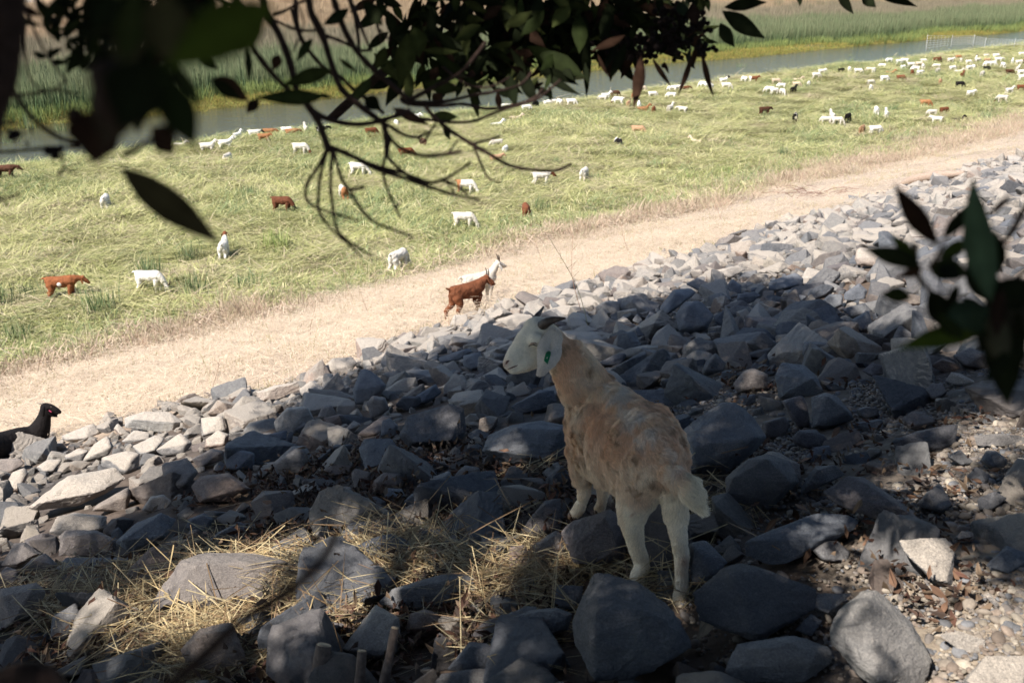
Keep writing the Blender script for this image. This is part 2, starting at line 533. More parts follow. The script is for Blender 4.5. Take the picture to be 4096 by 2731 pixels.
# region, material, level, thickness factor, outline, label (None: a stone of the bank, else a boulder of its own)
HERO = [
 ('E','d',5,.8,[(220,1540),(620,1230),(1060,1150),(1160,1250),(990,1390),(720,1510),(300,1560)],'long flat sunlit slab lying tilted, with dark gap under its lower edge'),
 ('E','d',4,.9,[(930,1060),(1150,1000),(1290,1020),(1280,1150),(1170,1235),(1060,1150),(920,1140)],'blocky sunlit stone with shaded brown face, above the long tilted slab'),
 ('E','r',4,.9,[(1480,1120),(1720,1060),(1830,1200),(1720,1340),(1600,1410),(1500,1330)],'boulder on the shade line, half sunlit pinkish and half dark'),
 ('E','p',5,.8,[(1130,700),(1320,640),(1560,640),(1680,740),(1580,850),(1440,800),(1150,790)],'broad pale slab beside the path, right of the black goat'),
 ('E','p',4,.8,[(550,870),(860,740),(930,830),(800,910),(600,920)],None),
 ('E','p',4,.8,[(295,915),(410,790),(520,840),(520,910),(330,940)],'tan wedge-shaped stone in front of the black goat\'s chest'),
 ('E','d',4,.9,[(860,940),(990,855),(1050,960),(1000,1040),(920,1090),(740,1120)],None),
 ('E','d',4,.9,[(1040,800),(1080,745),(1190,850),(1100,870)],None),
 ('E','d',4,.9,[(1420,1000),(1660,830),(1770,930),(1700,1040),(1500,1050)],None),
 ('E','d',4,.9,[(1880,900),(2000,810),(2110,850),(2080,970),(1880,970)],None),
 ('E','r',4,.8,[(1750,1080),(1950,975),(2060,1000),(2060,1080),(1830,1170)],None),
 ('E','b',4,.9,[(2050,1060),(2220,985),(2340,1020),(2340,1170),(2180,1190),(2080,1170)],None),
 ('E','r',4,.9,[(1750,1330),(1830,1230),(2100,1200),(2310,1350),(2150,1470),(1830,1480)],None),
 ('E','r',4,.9,[(880,1500),(1180,1330),(1215,1400),(1160,1560),(830,1560)],None),
 ('E','d',4,.9,[(1840,700),(2050,675),(2080,820),(1850,880)],None),
 ('E','d',4,.9,[(590,1050),(720,975),(820,1000),(740,1120),(600,1080)],None),
 ('E','g',4,.9,[(-120,1080),(190,1070),(230,1120),(110,1210),(-120,1210)],None),
 ('E','d',4,.9,[(1290,1560),(1380,1420),(1500,1400),(1590,1470),(1520,1560)],None),
 ('E','d',4,.9,[(40,1330),(110,1200),(230,1150),(270,1210),(180,1400),(60,1400)],None),
 ('E','p',4,.8,[(1210,960),(1440,850),(1520,880),(1440,1010),(1290,1060)],None),
 ('E','d',4,.8,[(330,1150),(440,1080),(580,1080),(500,1200),(380,1220)],None),
 ('E','p',4,.7,[(1110,920),(1230,810),(1370,830),(1380,900),(1180,940)],None),
 ('F','b',5,.9,[(885,450),(960,250),(1040,250),(1210,400),(1130,520),(1010,580),(910,590)],'tall dark pyramid-shaped boulder standing up on the shade line'),
 ('F','k',5,.9,[(1300,860),(1380,690),(1760,570),(1910,590),(1940,820),(1850,950),(1400,980)],'large dark boulder dappled with two round sun spots'),
 ('F','b',5,.9,[(940,970),(990,890),(1240,890),(1340,1010),(1240,1130),(1000,1185)],'squarish dark blue-grey boulder below the one with two sun spots'),
 ('F','b',4,.9,[(145,1120),(340,950),(470,960),(530,1090),(430,1210),(220,1260)],'shaded oblong block with a flat sloping top, mid bank'),
 ('F','b',4,.8,[(1670,150),(1950,55),(2000,90),(1880,170),(1740,200),(1680,190)],None),
 ('F','b',4,.9,[(1900,130),(2070,85),(2100,240),(1980,280),(1900,220)],None),
 ('F','g',4,.9,[(1010,560),(1070,495),(1190,510),(1230,620),(1150,680),(1060,720)],None),
 ('F','k',4,.8,[(1270,590),(1350,500),(1500,500),(1530,570),(1400,650)],None),
 ('F','g',4,.9,[(560,700),(610,590),(690,580),(750,670),(620,720)],None),
 ('F','r',4,.8,[(615,700),(780,660),(850,690),(770,800),(630,790)],None),
 ('F','p',4,.8,[(590,260),(700,150),(890,140),(940,200),(850,310),(640,290)],None),
 ('F','d',4,.8,[(1390,120),(1530,75),(1590,110),(1560,220),(1450,200)],None),
 ('F','d',4,1.2,[(900,130),(960,0),(1030,10),(1030,100),(960,140)],'small upright stone standing alone at the path edge'),
 ('F','b',4,.9,[(1460,500),(1650,385),(1710,470),(1590,560),(1500,590)],None),
 ('F','g',4,.9,[(920,850),(1180,670),(1270,690),(1160,860),(1000,880)],None),
 ('F','b',4,.9,[(1140,870),(1160,720),(1230,700),(1310,770),(1290,890)],None),
 ('F','k',4,.8,[(530,1100),(720,940),(900,940),(870,990),(600,1110)],None),
 ('F','r',4,.8,[(600,1180),(700,1130),(880,1130),(900,1200),(700,1250)],None),
 ('F','r',4,.8,[(870,1200),(920,1160),(1060,1200),(1050,1380),(900,1360)],None),
 ('F','b',5,.9,[(450,1560),(640,1430),(760,1330),(870,1330),(940,1480),(900,1600),(600,1640)],'smooth-topped dark boulder above the straw, left of the middle'),
 ('F','r',5,.8,[(-60,1480),(60,1370),(340,1360),(380,1560),(200,1650),(0,1620)],None),
 ('F','r',4,.9,[(1420,1030),(1500,960),(1590,1000),(1570,1090),(1460,1090)],None),
 ('F','p',4,.9,[(1240,1110),(1340,1030),(1470,1060),(1460,1130),(1320,1170)],'small rounded pale stone among dark ones, mid bank'),
 ('F','r',4,.9,[(1060,1290),(1170,1200),(1330,1210),(1360,1330),(1080,1400)],None),
 ('F','g',4,.9,[(1590,1390),(1600,1250),(1780,1180),(1880,1380),(1700,1500),(1600,1440)],None),
 ('F','g',4,.9,[(1280,1540),(1420,1400),(1560,1380),(1630,1560)],None),
 ('F','g',4,.9,[(1820,1220),(1920,1130),(2050,1150),(2090,1250),(2000,1360),(1880,1360)],None),
 ('F','b',6,.9,[(2060,1010),(2130,860),(2351,760),(2620,720),(2890,770),(2895,1060),(2710,1120),(2400,1150),(2200,1080)],'big shadowed boulder with a lit upper face, under the pale goat\'s chest'),
 ('F','g',4,.9,[(930,1560),(960,1450),(1100,1415),(1200,1470),(1200,1560)],None),
 ('F','b',4,.9,[(1170,1420),(1200,1340),(1340,1350),(1380,1420),(1300,1510)],None),
 ('F','g',4,.9,[(780,840),(900,720),(970,760),(870,860)],None),
 ('F','g',4,.9,[(330,820),(410,710),(490,760),(420,850)],None),
 ('F','b',4,.9,[(0,880),(150,840),(290,810),(280,900),(60,960)],None),
 ('F','k',4,.9,[(250,960),(310,820),(350,830),(320,970)],None),
 ('F','g',4,.9,[(0,1230),(80,1110),(200,1100),(150,1200),(60,1260)],None),
 ('F','d',4,.8,[(0,460),(170,400),(380,370),(420,440),(200,530),(20,560)],None),
 ('F','d',4,.8,[(390,440),(500,350),(520,420),(690,460),(600,540),(420,500)],None),
 ('F','p',4,.8,[(160,740),(280,600),(480,590),(540,720),(330,860),(180,840)],None),
 ('G','b',6,.9,[(1560,800),(1920,550),(2060,550),(2230,680),(2350,880),(2250,1010),(1960,1220),(1620,1240),(1540,1000)],'largest dark angular boulder, beside the pale goat\'s flank'),
 ('G','k',5,.9,[(1950,1250),(2150,1080),(2350,1020),(2560,1100),(2640,1290),(2480,1400),(2351,1560),(1960,1450)],'dark craggy boulder right of the pale goat\'s tail'),
 ('G','r',5,.9,[(2020,390),(2130,260),(2220,240),(2351,300),(2351,440),(2060,480)],None),
 ('G','b',4,.9,[(960,260),(1060,210),(1110,260),(1050,300)],None),
 ('G','b',4,.8,[(830,520),(1100,440),(1540,430),(1620,590),(1450,640),(1130,600)],None),
 ('G','k',4,.9,[(1730,300),(1780,180),(1870,100),(1970,200),(1940,270),(1800,320)],None),
 ('G','b',4,.8,[(1390,180),(1600,140),(1650,180),(1600,230),(1440,250)],None),
 ('G','g',4,.9,[(1150,100),(1200,50),(1300,80),(1300,170),(1180,190)],None),
 ('G','b',5,.9,[(-20,600),(250,440),(390,440),(420,560),(280,660),(60,660)],'dark stone with a curved lit ridge, just below the pale goat\'s chin'),
 ('G','b',4,.9,[(2080,500),(2230,480),(2240,560),(2130,590)],None),
 ('G','b',4,.8,[(750,210),(990,100),(1060,110),(1010,220),(870,230)],None),
 ('H','b',5,1.,[(55,310),(120,190),(330,210),(460,330),(510,460),(400,510),(100,530)],'squared shaded block with a flat top, at the left end of the gravel'),
 ('H','b',5,.9,[(120,540),(320,480),(370,600),(390,790),(290,800),(200,700)],'upright dark block left of the rounded dome-shaped boulder'),
 ('H','g',5,.9,[(395,500),(540,465),(640,500),(760,640),(790,720),(640,740),(520,810),(400,800)],'rounded dome-shaped boulder beside the gravel'),
 ('H','b',4,.7,[(490,290),(590,170),(740,150),(830,250),(640,270)],None),
 ('H','g',4,.9,[(290,100),(330,0),(560,0),(570,50),(500,150),(320,140)],None),
 ('H','b',4,.8,[(210,880),(280,810),(440,810),(550,890),(480,970),(330,990),(240,940)],None),
 ('H','g',4,.9,[(810,620),(900,590),(1020,610),(1020,680),(900,720),(830,690)],None),
 ('H','b',4,.8,[(740,750),(1060,710),(1060,830),(760,830)],None),
 ('H','k',5,.8,[(1140,910),(1360,820),(1620,770),(1750,750),(1730,930),(1560,1020),(1430,960),(1160,990)],'long low dark stone half buried in the gravel'),
 ('H','g',4,.8,[(1220,710),(1320,640),(1440,650),(1570,740),(1380,830),(1290,800)],None),
 ('H','g',4,.9,[(1430,450),(1500,380),(1600,380),(1650,470),(1560,540),(1500,540)],None),
 ('H','r',4,.9,[(1480,220),(1600,150),(1720,190),(1800,260),(1640,300)],None),
 ('H','r',5,.9,[(1690,130),(1850,50),(2020,100),(2020,270),(1800,240)],'reddish brown boulder behind the blurred hanging leaves'),
 ('H','d',4,.9,[(1620,360),(1680,280),(1760,290),(1930,380),(1900,420),(1700,400)],None),
 ('H','r',4,.9,[(-150,1120),(0,1000),(100,1010),(300,1130),(310,1290),(230,1420),(0,1330),(-130,1260)],None),
 ('H','k',4,.9,[(300,1340),(430,1140),(620,1130),(710,1220),(580,1290),(290,1420)],None),
 ('H','b',6,.8,[(490,1380),(720,1220),(870,1230),(1060,1390),(1350,1560),(1480,1730),(1340,1750),(1080,1670),(640,1500)],'big smooth wedge-shaped boulder on the gravel, right of centre'),
 ('H','g',5,.9,[(1350,1510),(1440,1400),(1580,1280),(1700,1500),(1600,1580)],None),
 ('H','g',4,.9,[(1640,1060),(1760,985),(1900,1110),(1780,1150)],None),
 ('H','g',4,.9,[(1940,1100),(2000,1000),(2100,1000),(2200,1080),(2180,1160),(2060,1170)],None),
 ('H','b',4,.9,[(310,1100),(440,960),(580,950),(590,1090),(420,1120)],None),
 ('H','b',5,.9,[(1920,1440),(2080,1365),(2200,1440),(2060,1560),(1930,1540)],None),
 ('H','b',4,.9,[(860,270),(960,190),(1050,220),(1060,300),(960,330)],None),
 ('H','g',4,.7,[(1150,380),(1220,365),(1370,430),(1240,430)],None),
 ('H','k',4,.9,[(-60,740),(0,720),(150,680),(210,770),(140,890),(-50,890)],None),
 ('H','g',4,.8,[(1880,860),(2130,840),(2400,880),(2400,960),(1920,960)],None),
 ('D','p',5,.9,[(790,800),(820,700),(1000,720),(1120,820),(1090,890),(950,880),(810,870)],'overhanging sunlit block with a black shadow gap under it'),
 ('D','b',4,.9,[(0,1020),(260,930),(330,990),(320,1060),(160,1100),(0,1110)],None),
 ('D','b',4,.9,[(700,1120),(840,1030),(920,1100),(880,1190),(690,1200)],None),
 ('D','b',4,.9,[(500,1190),(560,1130),(690,1130),(690,1240),(600,1280)],None),
 ('D','b',4,.9,[(670,1270),(890,1210),(960,1290),(760,1350)],None),
 ('D','b',5,1.,[(760,1370),(930,1270),(965,1440),(900,1490),(790,1480)],'blue-grey cube-like stone at the right end of the shaded heap'),
 ('D','g',4,.9,[(430,1120),(530,1000),(670,1060),(660,1110)],None),
 ('D','p',4,.9,[(280,1020),(360,880),(500,920),(480,990),(400,1010)],None),
 ('D','b',5,.8,[(1190,1440),(1210,1410),(1420,1560),(1350,1600),(1130,1560)],None),
 ('C','b',5,1.,[(1530,1480),(1490,1330),(1590,1190),(1740,1190),(1860,1330),(1800,1460),(1640,1510)],'prominent dark blue boulder at the top of the shaded heap'),
 ('C','b',4,.9,[(1590,1040),(1700,980),(1790,1020),(1920,1120),(1870,1160),(1700,1100)],None),
 ('C','g',4,.9,[(760,1250),(860,1190),(1010,1200),(1000,1300),(820,1340)],None),
 ('C','b',4,.9,[(1350,1260),(1480,1090),(1650,1070),(1700,1120),(1470,1300),(1380,1360)],None),
 ('C','p',4,.8,[(1880,910),(2080,865),(2140,910),(2000,1000),(1890,950)],'bright cream-coloured stone among the sunlit riprap'),
 ('C','p',4,.8,[(1010,900),(1170,840),(1170,890),(1040,940)],None),
 ('C','p',4,.8,[(1230,880),(1300,850),(1420,880),(1310,915)],None),
 ('C','g',4,1.2,[(1370,740),(1400,710),(1430,760),(1400,790)],'small dark stone poking up from the straw path'),
 ('C','p',4,.9,[(835,1090),(850,1020),(900,1010),(920,1080),(880,1100)],None),
 ('C','b',4,.9,[(2060,1170),(2080,1130),(2240,1110),(2290,1150),(2200,1220),(2070,1220)],None),
 ('C','b',4,.8,[(1130,1460),(1150,1430),(1380,1440),(1370,1530),(1150,1530)],None),
 ('C','b',4,.9,[(1100,1380),(1150,1310),(1200,1370),(1180,1410)],None),
 ('C','b',4,.9,[(1220,1360),(1270,1290),(1380,1340),(1360,1420),(1220,1410)],None),
 ('C','g',4,.9,[(2060,1010),(2130,930),(2250,910),(2260,970),(2200,975)],None),
 ('C','b',4,.9,[(1960,1070),(2020,990),(2110,1050),(2110,1130),(2040,1150)],None),
 ('B','p',4,1.,[(1770,1430),(1820,1320),(1945,1320),(1950,1400),(1880,1440)],'square pale stone at the heels of the brown horned goat'),
 ('I','r',5,.9,[(540,400),(540,220),(600,160),(900,160),(1080,260),(1050,400)],None),
 ('I','b',5,.9,[(1060,270),(1240,100),(1480,0),(1620,60),(1530,230),(1180,370)],None),
 ('I','g',5,.8,[(505,520),(600,410),(1240,410),(1100,560),(700,560)],None),
 ('I','k',5,.8,[(510,700),(520,590),(700,530),(930,570),(980,620),(880,690),(620,730)],None),
 ('I','r',5,.9,[(1080,760),(1180,520),(1400,300),(1510,320),(1600,470),(1440,700),(1380,740)],'dark brown triangular boulder left of the long dappled slab'),
 ('I','r',6,.8,[(1340,920),(1440,720),(1640,440),(1880,360),(2352,370),(2660,440),(2690,580),(2500,820),(2200,900)],'very long dappled brown-grey slab rising out of the straw'),
 ('I','r',5,.9,[(-60,720),(0,700),(340,630),(430,720),(360,920),(60,1110),(-60,1110)],'half-lit grey boulder at the left edge above the straw'),
 ('I','g',5,.9,[(450,1180),(480,950),(700,820),(750,940),(600,1180)],None),
 ('I','r',5,.9,[(1650,1260),(1830,1060),(2130,1000),(2180,1180),(2300,1420),(2000,1500),(1700,1400)],None),
 ('I','d',5,.8,[(450,180),(520,40),(680,0),(980,30),(980,150),(560,240)],None),
 ('I','r',5,.9,[(0,490),(130,280),(230,270),(390,380),(150,510)],None),
 ('I','r',5,.9,[(120,580),(300,420),(420,370),(540,480),(480,590)],None),
 ('I','g',4,.9,[(-40,590),(60,490),(160,520),(170,680),(-40,700)],None),
 ('I','b',5,.9,[(1700,150),(1730,60),(1870,0),(1970,60),(1900,170),(1760,200)],None),
 ('I','b',5,.9,[(1890,280),(2000,180),(2200,80),(2352,150),(2352,280)],None),
 ('I','g',5,.8,[(-60,1200),(340,1210),(400,1280),(0,1330),(-60,1330)],None),
 ('J','k',5,.8,[(760,200),(870,90),(1180,60),(1380,110),(1390,160),(1000,230),(800,290)],None),
 ('J','b',5,.8,[(790,360),(1070,230),(1250,190),(1400,250),(1530,430),(1440,510),(1000,440)],None),
 ('J','k',4,.9,[(1470,230),(1520,150),(1680,150),(1830,190),(1640,350),(1500,310)],None),
 ('J','g',5,.9,[(1630,350),(1800,200),(1970,190),(2050,290),(2030,350),(1830,390)],None),
 ('J','g',6,.8,[(1110,830),(1250,700),(1450,640),(1750,550),(1960,560),(2060,630),(2000,830),(1800,890),(1400,900),(1250,880)],'flat sun-dappled slab among straw and red leaf litter'),
 ('J','p',6,.9,[(770,1260),(990,1010),(1100,840),(1320,960),(1300,1100),(1340,1160),(1310,1300),(1170,1370),(850,1300)],'pale sun-dappled stone standing behind the cut stubs'),
 ('J','r',5,.9,[(1370,1090),(1400,930),(1560,880),(1680,930),(1740,1070),(1620,1160),(1450,1160)],'rounded brown-grey stone right of the pale one behind the stubs'),
 ('J','b',5,.8,[(260,1150),(480,1030),(650,990),(830,1020),(720,1150),(580,1240),(290,1250)],None),
 ('J','b',5,.9,[(1740,1450),(1960,1180),(2130,1200),(2260,1300),(2200,1400),(2090,1480)],None),
 ('J','g',5,.8,[(1620,1566),(1700,1480),(2000,1430),(2230,1440),(2280,1566),(1900,1640)],None),
 ('J','g',4,.9,[(90,230),(120,170),(250,170),(290,250),(200,300)],None),
 ('J','b',4,.8,[(1960,1130),(2100,990),(2330,930),(2352,1000),(2200,1100),(2100,1180)],None),
 ('J','r',4,.9,[(530,250),(600,150),(760,160),(760,280),(560,360)],None),
 ('J','g',4,.9,[(1540,440),(1600,380),(1760,370),(1790,420),(1650,490)],None),
 ('K','k',6,.95,[(540,1000),(640,820),(700,700),(720,570),(800,535),(1160,620),(1400,840),(1500,920),(1680,1240),(1480,1370),(1100,1540),(760,1560),(560,1200)],'big dark boulder in front of the pale goat\'s hind legs'),
 ('K','k',6,.9,[(1640,740),(1960,490),(2100,450),(2352,520),(2800,700),(2810,870),(2650,960),(2250,1200),(2000,1100),(1700,1000)],'broad dark boulder touching the pale goat\'s rear hoof'),
 ('K','r',5,.9,[(180,300),(410,155),(460,200),(540,420),(510,500),(400,520),(200,480)],'small peaked stone with warm sun dapple, below the front hooves'),
 ('K','b',6,.9,[(440,180),(530,90),(900,-40),(1050,60),(1080,250),(1040,440),(700,490),(560,470),(530,300)],'rounded boulder that the pale goat\'s front hooves stand on'),
 ('K','k',5,.9,[(60,190),(180,30),(300,-110),(450,-140),(470,60),(440,180),(240,240),(110,230)],None),
 ('K','b',5,.9,[(370,860),(420,660),(660,670),(640,800),(560,900)],None),
 ('K','b',5,.8,[(0,960),(180,890),(420,870),(560,930),(510,1080),(200,1200),(0,1130)],None),
 ('K','b',5,.9,[(1620,280),(1780,250),(1880,340),(1990,460),(1850,600),(1640,700)],None),
 ('K','r',4,.9,[(-30,310),(130,290),(180,480),(100,590),(-30,600)],None),
 ('K','g',5,.9,[(1940,1450),(2060,1200),(2352,1180),(2592,1120),(2912,1230),(2952,1270),(2912,1400),(2700,1566),(2000,1570)],'grey boulder at the bottom edge, left of the sunlit one'),
 ('L','g',6,.85,[(555,1080),(640,880),(880,710),(1010,700),(1130,870),(1330,1010),(1530,1370),(1440,1600),(1000,1620),(820,1500),(570,1200)],'large leaning slab with its lower half in bright sun'),
 ('L','d',5,.9,[(1190,250),(1400,230),(1640,230),(1720,310),(1700,690),(1530,650),(1460,490),(1250,370)],'flat-topped tapering stone in dappled sun on the gravel'),
 ('L','b',5,.9,[(1990,490),(2190,300),(2352,360),(2400,480),(2200,560)],None),
 ('L','b',4,.9,[(400,350),(520,250),(640,260),(760,360),(730,460),(500,450)],None),
 ('L','b',6,.7,[(-230,270),(0,170),(450,0),(740,10),(860,80),(800,160),(600,240),(250,380),(180,470),(0,480),(-220,400)],'broad flat slab below the wedge-shaped boulder'),
 ('L','g',4,.7,[(380,840),(460,740),(780,740),(620,880),(540,950),(420,900)],None),
 ('L','b',4,.9,[(240,1080),(400,920),(500,1000),(400,1140)],None),
 ('L','d',4,.9,[(1720,230),(1780,165),(1880,180),(1900,240),(1830,290),(1740,280)],'small round cobble on the gravel'),
 ('L','d',5,.9,[(1760,1566),(1900,1480),(2000,1310),(2180,1330),(2400,1310),(2400,1620),(1900,1650)],'rough sunlit rock at the very bottom right corner'),
 ('L','p',4,.5,[(1560,1120),(1750,1080),(2000,1170),(2000,1300),(1800,1300)],None),
 ('L','d',4,.9,[(1980,760),(2030,735),(2130,840),(2100,880)],None),
]

hero_px = []
def build_heroes():
    k = 0
    for reg, mk, lvl, thick, poly, label in HERO:
        k += 1
        ox, oy = ORG[reg]
        pl = [(ox + a / ZK, oy + b / ZK) for a, b in poly]
        hero_px.append(pl)
        xs = [a for a, b in pl]; ys = [b for a, b in pl]
        cx, cy = (min(xs) + max(xs)) / 2, (min(ys) + max(ys)) / 2
        w, h = max(xs) - min(xs), max(ys) - min(ys)
        g, D = ground_pt(cx, cy + .46 * h)
        if label and 'front hooves stand' in label: D = 4.04
        m = D / F_PX
        r = random.Random(k * 13)
        pts = []
        def add(sc, dd, jit=.0, drop=None):
            for a, b in pl:
                if drop and r.random() < drop: continue
                qx, qy = cx + (a - cx) * sc, cy + (b - cy) * sc
                tilt = -(qy - cy) * m * .55          # the top of a stone lies further back than its foot
                size = min(w, h * 1.25) * m
                pts.append(P(qx, qy, D + tilt + (dd + r.uniform(-jit, jit)) * size))
        add(1.0, 0, .10)
        add(r.uniform(.66, .82), -.26 * thick, .12, .42)
        add(.72, .45 * thick, .1, .2)
        pts = np.array([p[:] for p in pts])
        N, Dp, c = hull_planes(pts)
        ext = np.maximum((pts.max(0) - pts.min(0)) / 2, .02)
        lv = 5 if w > 42 else 4
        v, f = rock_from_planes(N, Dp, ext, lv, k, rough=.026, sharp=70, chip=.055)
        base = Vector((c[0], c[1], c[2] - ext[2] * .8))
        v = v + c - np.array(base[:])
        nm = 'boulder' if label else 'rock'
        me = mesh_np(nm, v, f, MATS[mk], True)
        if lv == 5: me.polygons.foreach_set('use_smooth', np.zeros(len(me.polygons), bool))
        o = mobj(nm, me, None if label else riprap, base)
        if label:
            tag(o, label, 'boulder', 'boulders of the riprap bank')
build_heroes()

# ---------------------------------------------------------------- the rest of the riprap
ROCK_MESH = []
for k in range(14):
    r_ = np.random.default_rng(100 + k)
    asp = np.array([1, r_.uniform(.6, .9), r_.uniform(.42, .72)])
    N, Dp, c = random_rock_planes(200 + k, asp)
    v, f = rock_from_planes(N, Dp, asp, 5, 50 + k, rough=.03, sharp=70, chip=.07)
    ROCK_MESH.append((v, f))
ROCK_LO = []
for k in range(14):
    r_ = np.random.default_rng(300 + k)
    asp = np.array([1, r_.uniform(.6, .9), r_.uniform(.42, .72)])
    N, Dp, c = random_rock_planes(400 + k, asp)
    v, f = rock_from_planes(N, Dp, asp, 4, 90 + k, rough=.03, sharp=70, chip=.07)
    ROCK_LO.append((v, f))
MATCYC = [M_ROCK, M_ROCK_BLUE, M_ROCK_DUSTY_LIT, M_ROCK_BROWN, M_ROCK, M_ROCK_BLUE, M_ROCK_DARK]
rock_me = [mesh_np('rock', v, f, MATCYC[i % 7], False) for i, (v, f) in enumerate(ROCK_MESH)]
rock_me_d = [mesh_np('rock', v, f, [M_ROCK_DUSTY_LIT, M_ROCK, M_ROCK_PALE, M_ROCK_DUSTY_LIT][i % 4], False) for i, (v, f) in enumerate(ROCK_MESH)]
src = []
for i, (v, f) in enumerate(ROCK_LO):
    src.append(bpy.data.objects.new('source_rock_%02d' % i, mesh_np('source_rock', v, f, MATCYC[i % 7], False)))
for i, (v, f) in enumerate(ROCK_LO):
    src.append(bpy.data.objects.new('source_rock_%02d' % (14 + i), mesh_np('source_rock', v, f, [M_ROCK_DUSTY_LIT, M_ROCK, M_ROCK_PALE, M_ROCK_DUSTY_LIT][i % 4], False)))
ROCK_SRC = source_collection('rock_sources', src)

# the open gravel and the goat's footing stay free of scattered stones
SPARSE = [(790, 410), (860, 385), (1300, 360), (1300, 1300), (800, 1300), (820, 640), (700, 660), (700, 500), (770, 450)]
STRAWZ = [(60, 590), (150, 540), (260, 530), (420, 470), (560, 470), (690, 480), (780, 520), (700, 690), (60, 690)]
PATHSIDE = None
def scatter_rocks():
    r_ = np.random.default_rng(5)
    placed = []                                  # x, y, radius
    cell = {}
    def ok(x, y, rad, k):
        i0, j0 = int(x // .5), int(y // .5)
        for i in range(i0 - 2, i0 + 3):
            for j in range(j0 - 2, j0 + 3):
                for (a, b, c) in cell.get((i, j), ()):
                    if (a - x) ** 2 + (b - y) ** 2 < (k * (c + rad)) ** 2: return False
        return True
    # occupancy of the hand-placed stones
    out = []
    heroes = []
    for pl in hero_px:
        a = np.array(pl); heroes.append((a[:, 0].min(), a[:, 1].min(), a[:, 0].max(), a[:, 1].max(), pl))
    for (lo, hi, n, k) in ((.17, .25, 9000, .82), (.115, .17, 36000, .76), (.075, .115, 80000, .74), (.042, .075, 110000, .78)):
        s = r_.uniform(-3.5, 13.2, n); t = r_.uniform(-14, 46, n)
        t = np.where(r_.random(n) < .55, r_.uniform(-9, 16, n), t)
        x, y = xy_of(s, t)
        z = height(x, y)
        p = np.stack([x, y, z], -1)
        vis = in_view(p, 130, .9)
        px, py, D = project(p)
        re = rock_edge(x, y)
        rad = r_.uniform(lo, hi, n)
        keep = vis & (s < re + r_.normal(0, .22, n) - rad * .3)
        # stray stones on the path side are rare; so are stones on the gravel
        sp = in_poly(px, py, SPARSE)
        keep &= ~(sp & (r_.random(n) > (.05 if hi > .12 else .12)))
        sz = in_poly(px, py, STRAWZ)
        keep &= ~in_poly(px, py, [(900, 560), (1100, 540), (1500, 760), (1500, 1500), (800, 1500), (900, 640)])
        keep &= ~(sz & (r_.random(n) > .85) & (rad < .12))
        keep &= ~((rad * F_PX / np.maximum(D, .1)) < 1.3)
        inh = np.zeros(n, bool)
        rp = rad * F_PX / np.maximum(D, .1)
        for x0, y0, x1, y1, pl in heroes:
            m = keep & (px > x0 - rp - 4) & (px < x1 + rp + 4) & (py > y0 - rp - 4) & (py < y1 + rp * 1.6 + 6)
            if m.any():
                qx, qy, qr = px[m], py[m] - .35 * rp[m], rp[m]
                cnt = in_poly(qx, qy, pl).astype(int) * 2
                for an in range(10):
                    th = an * math.pi / 5
                    cnt += in_poly(qx + math.cos(th) * qr * .85, qy + math.sin(th) * qr * .7, pl)
                inh[np.where(m)[0][(cnt >= 2) & (qr > 6) | (cnt >= 6)]] = True
        keep &= ~inh
        for i in np.where(keep)[0]:
            if ok(x[i], y[i], rad[i], k):
                cell.setdefault((int(x[i] // .5), int(y[i] // .5)), []).append((x[i], y[i], rad[i]))
                out.append((x[i], y[i], z[i], rad[i], px[i], py[i], D[i], s[i], re[i]))
    out = np.array(out)
    size = out[:, 3] / out[:, 6] * F_PX
    inside = (out[:, 4] > -10) & (out[:, 4] < 1034) & (out[:, 5] > -10) & (out[:, 5] < 695)
    n_hero_parts = sum(1 for h in HERO if not h[5])
    order = np.argsort(-(size * np.where(inside, 1, .0)))
    n_parts = 300 - n_hero_parts
    parts = order[:n_parts]
    rest = order[n_parts:]
    def rot(i):
        return (r_.normal(0, .38), r_.normal(0, .38), r_.uniform(0, 6.28))
    for i in parts:
        x, y, z, rad = out[i, :4]
        dusty_lit = r_.random() < np.interp(out[i, 7] - out[i, 8], [-6.5, -4.6, -3.4], [.10, .6, .97])  # odds follow the sunlit zone: sunlight painted as paler stone, besides dust
        me = (rock_me_d if dusty_lit else rock_me)[r_.integers(14)]
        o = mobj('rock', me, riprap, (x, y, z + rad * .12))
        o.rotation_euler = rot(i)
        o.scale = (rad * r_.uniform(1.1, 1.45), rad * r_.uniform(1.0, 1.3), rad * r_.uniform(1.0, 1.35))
    pr, rr, ss_, idx = [], [], [], []
    for i in rest:
        x, y, z, rad = out[i, :4]
        pr.append((x, y, z + rad * .10)); rr.append(rot(i))
        ss_.append((rad * r_.uniform(1.1, 1.45), rad * r_.uniform(1.0, 1.3), rad * r_.uniform(1.0, 1.3)))
        dusty_lit = r_.random() < np.interp(out[i, 7] - out[i, 8], [-6.5, -4.6, -3.4], [.10, .6, .97])  # same painted sunlight and dust for the instanced stones
        idx.append(r_.integers(14) + (14 if dusty_lit else 0))
    scatter('rubble', pr, rr, ss_, idx, ROCK_SRC, riprap)
    print('rocks', len(out))
scatter_rocks()
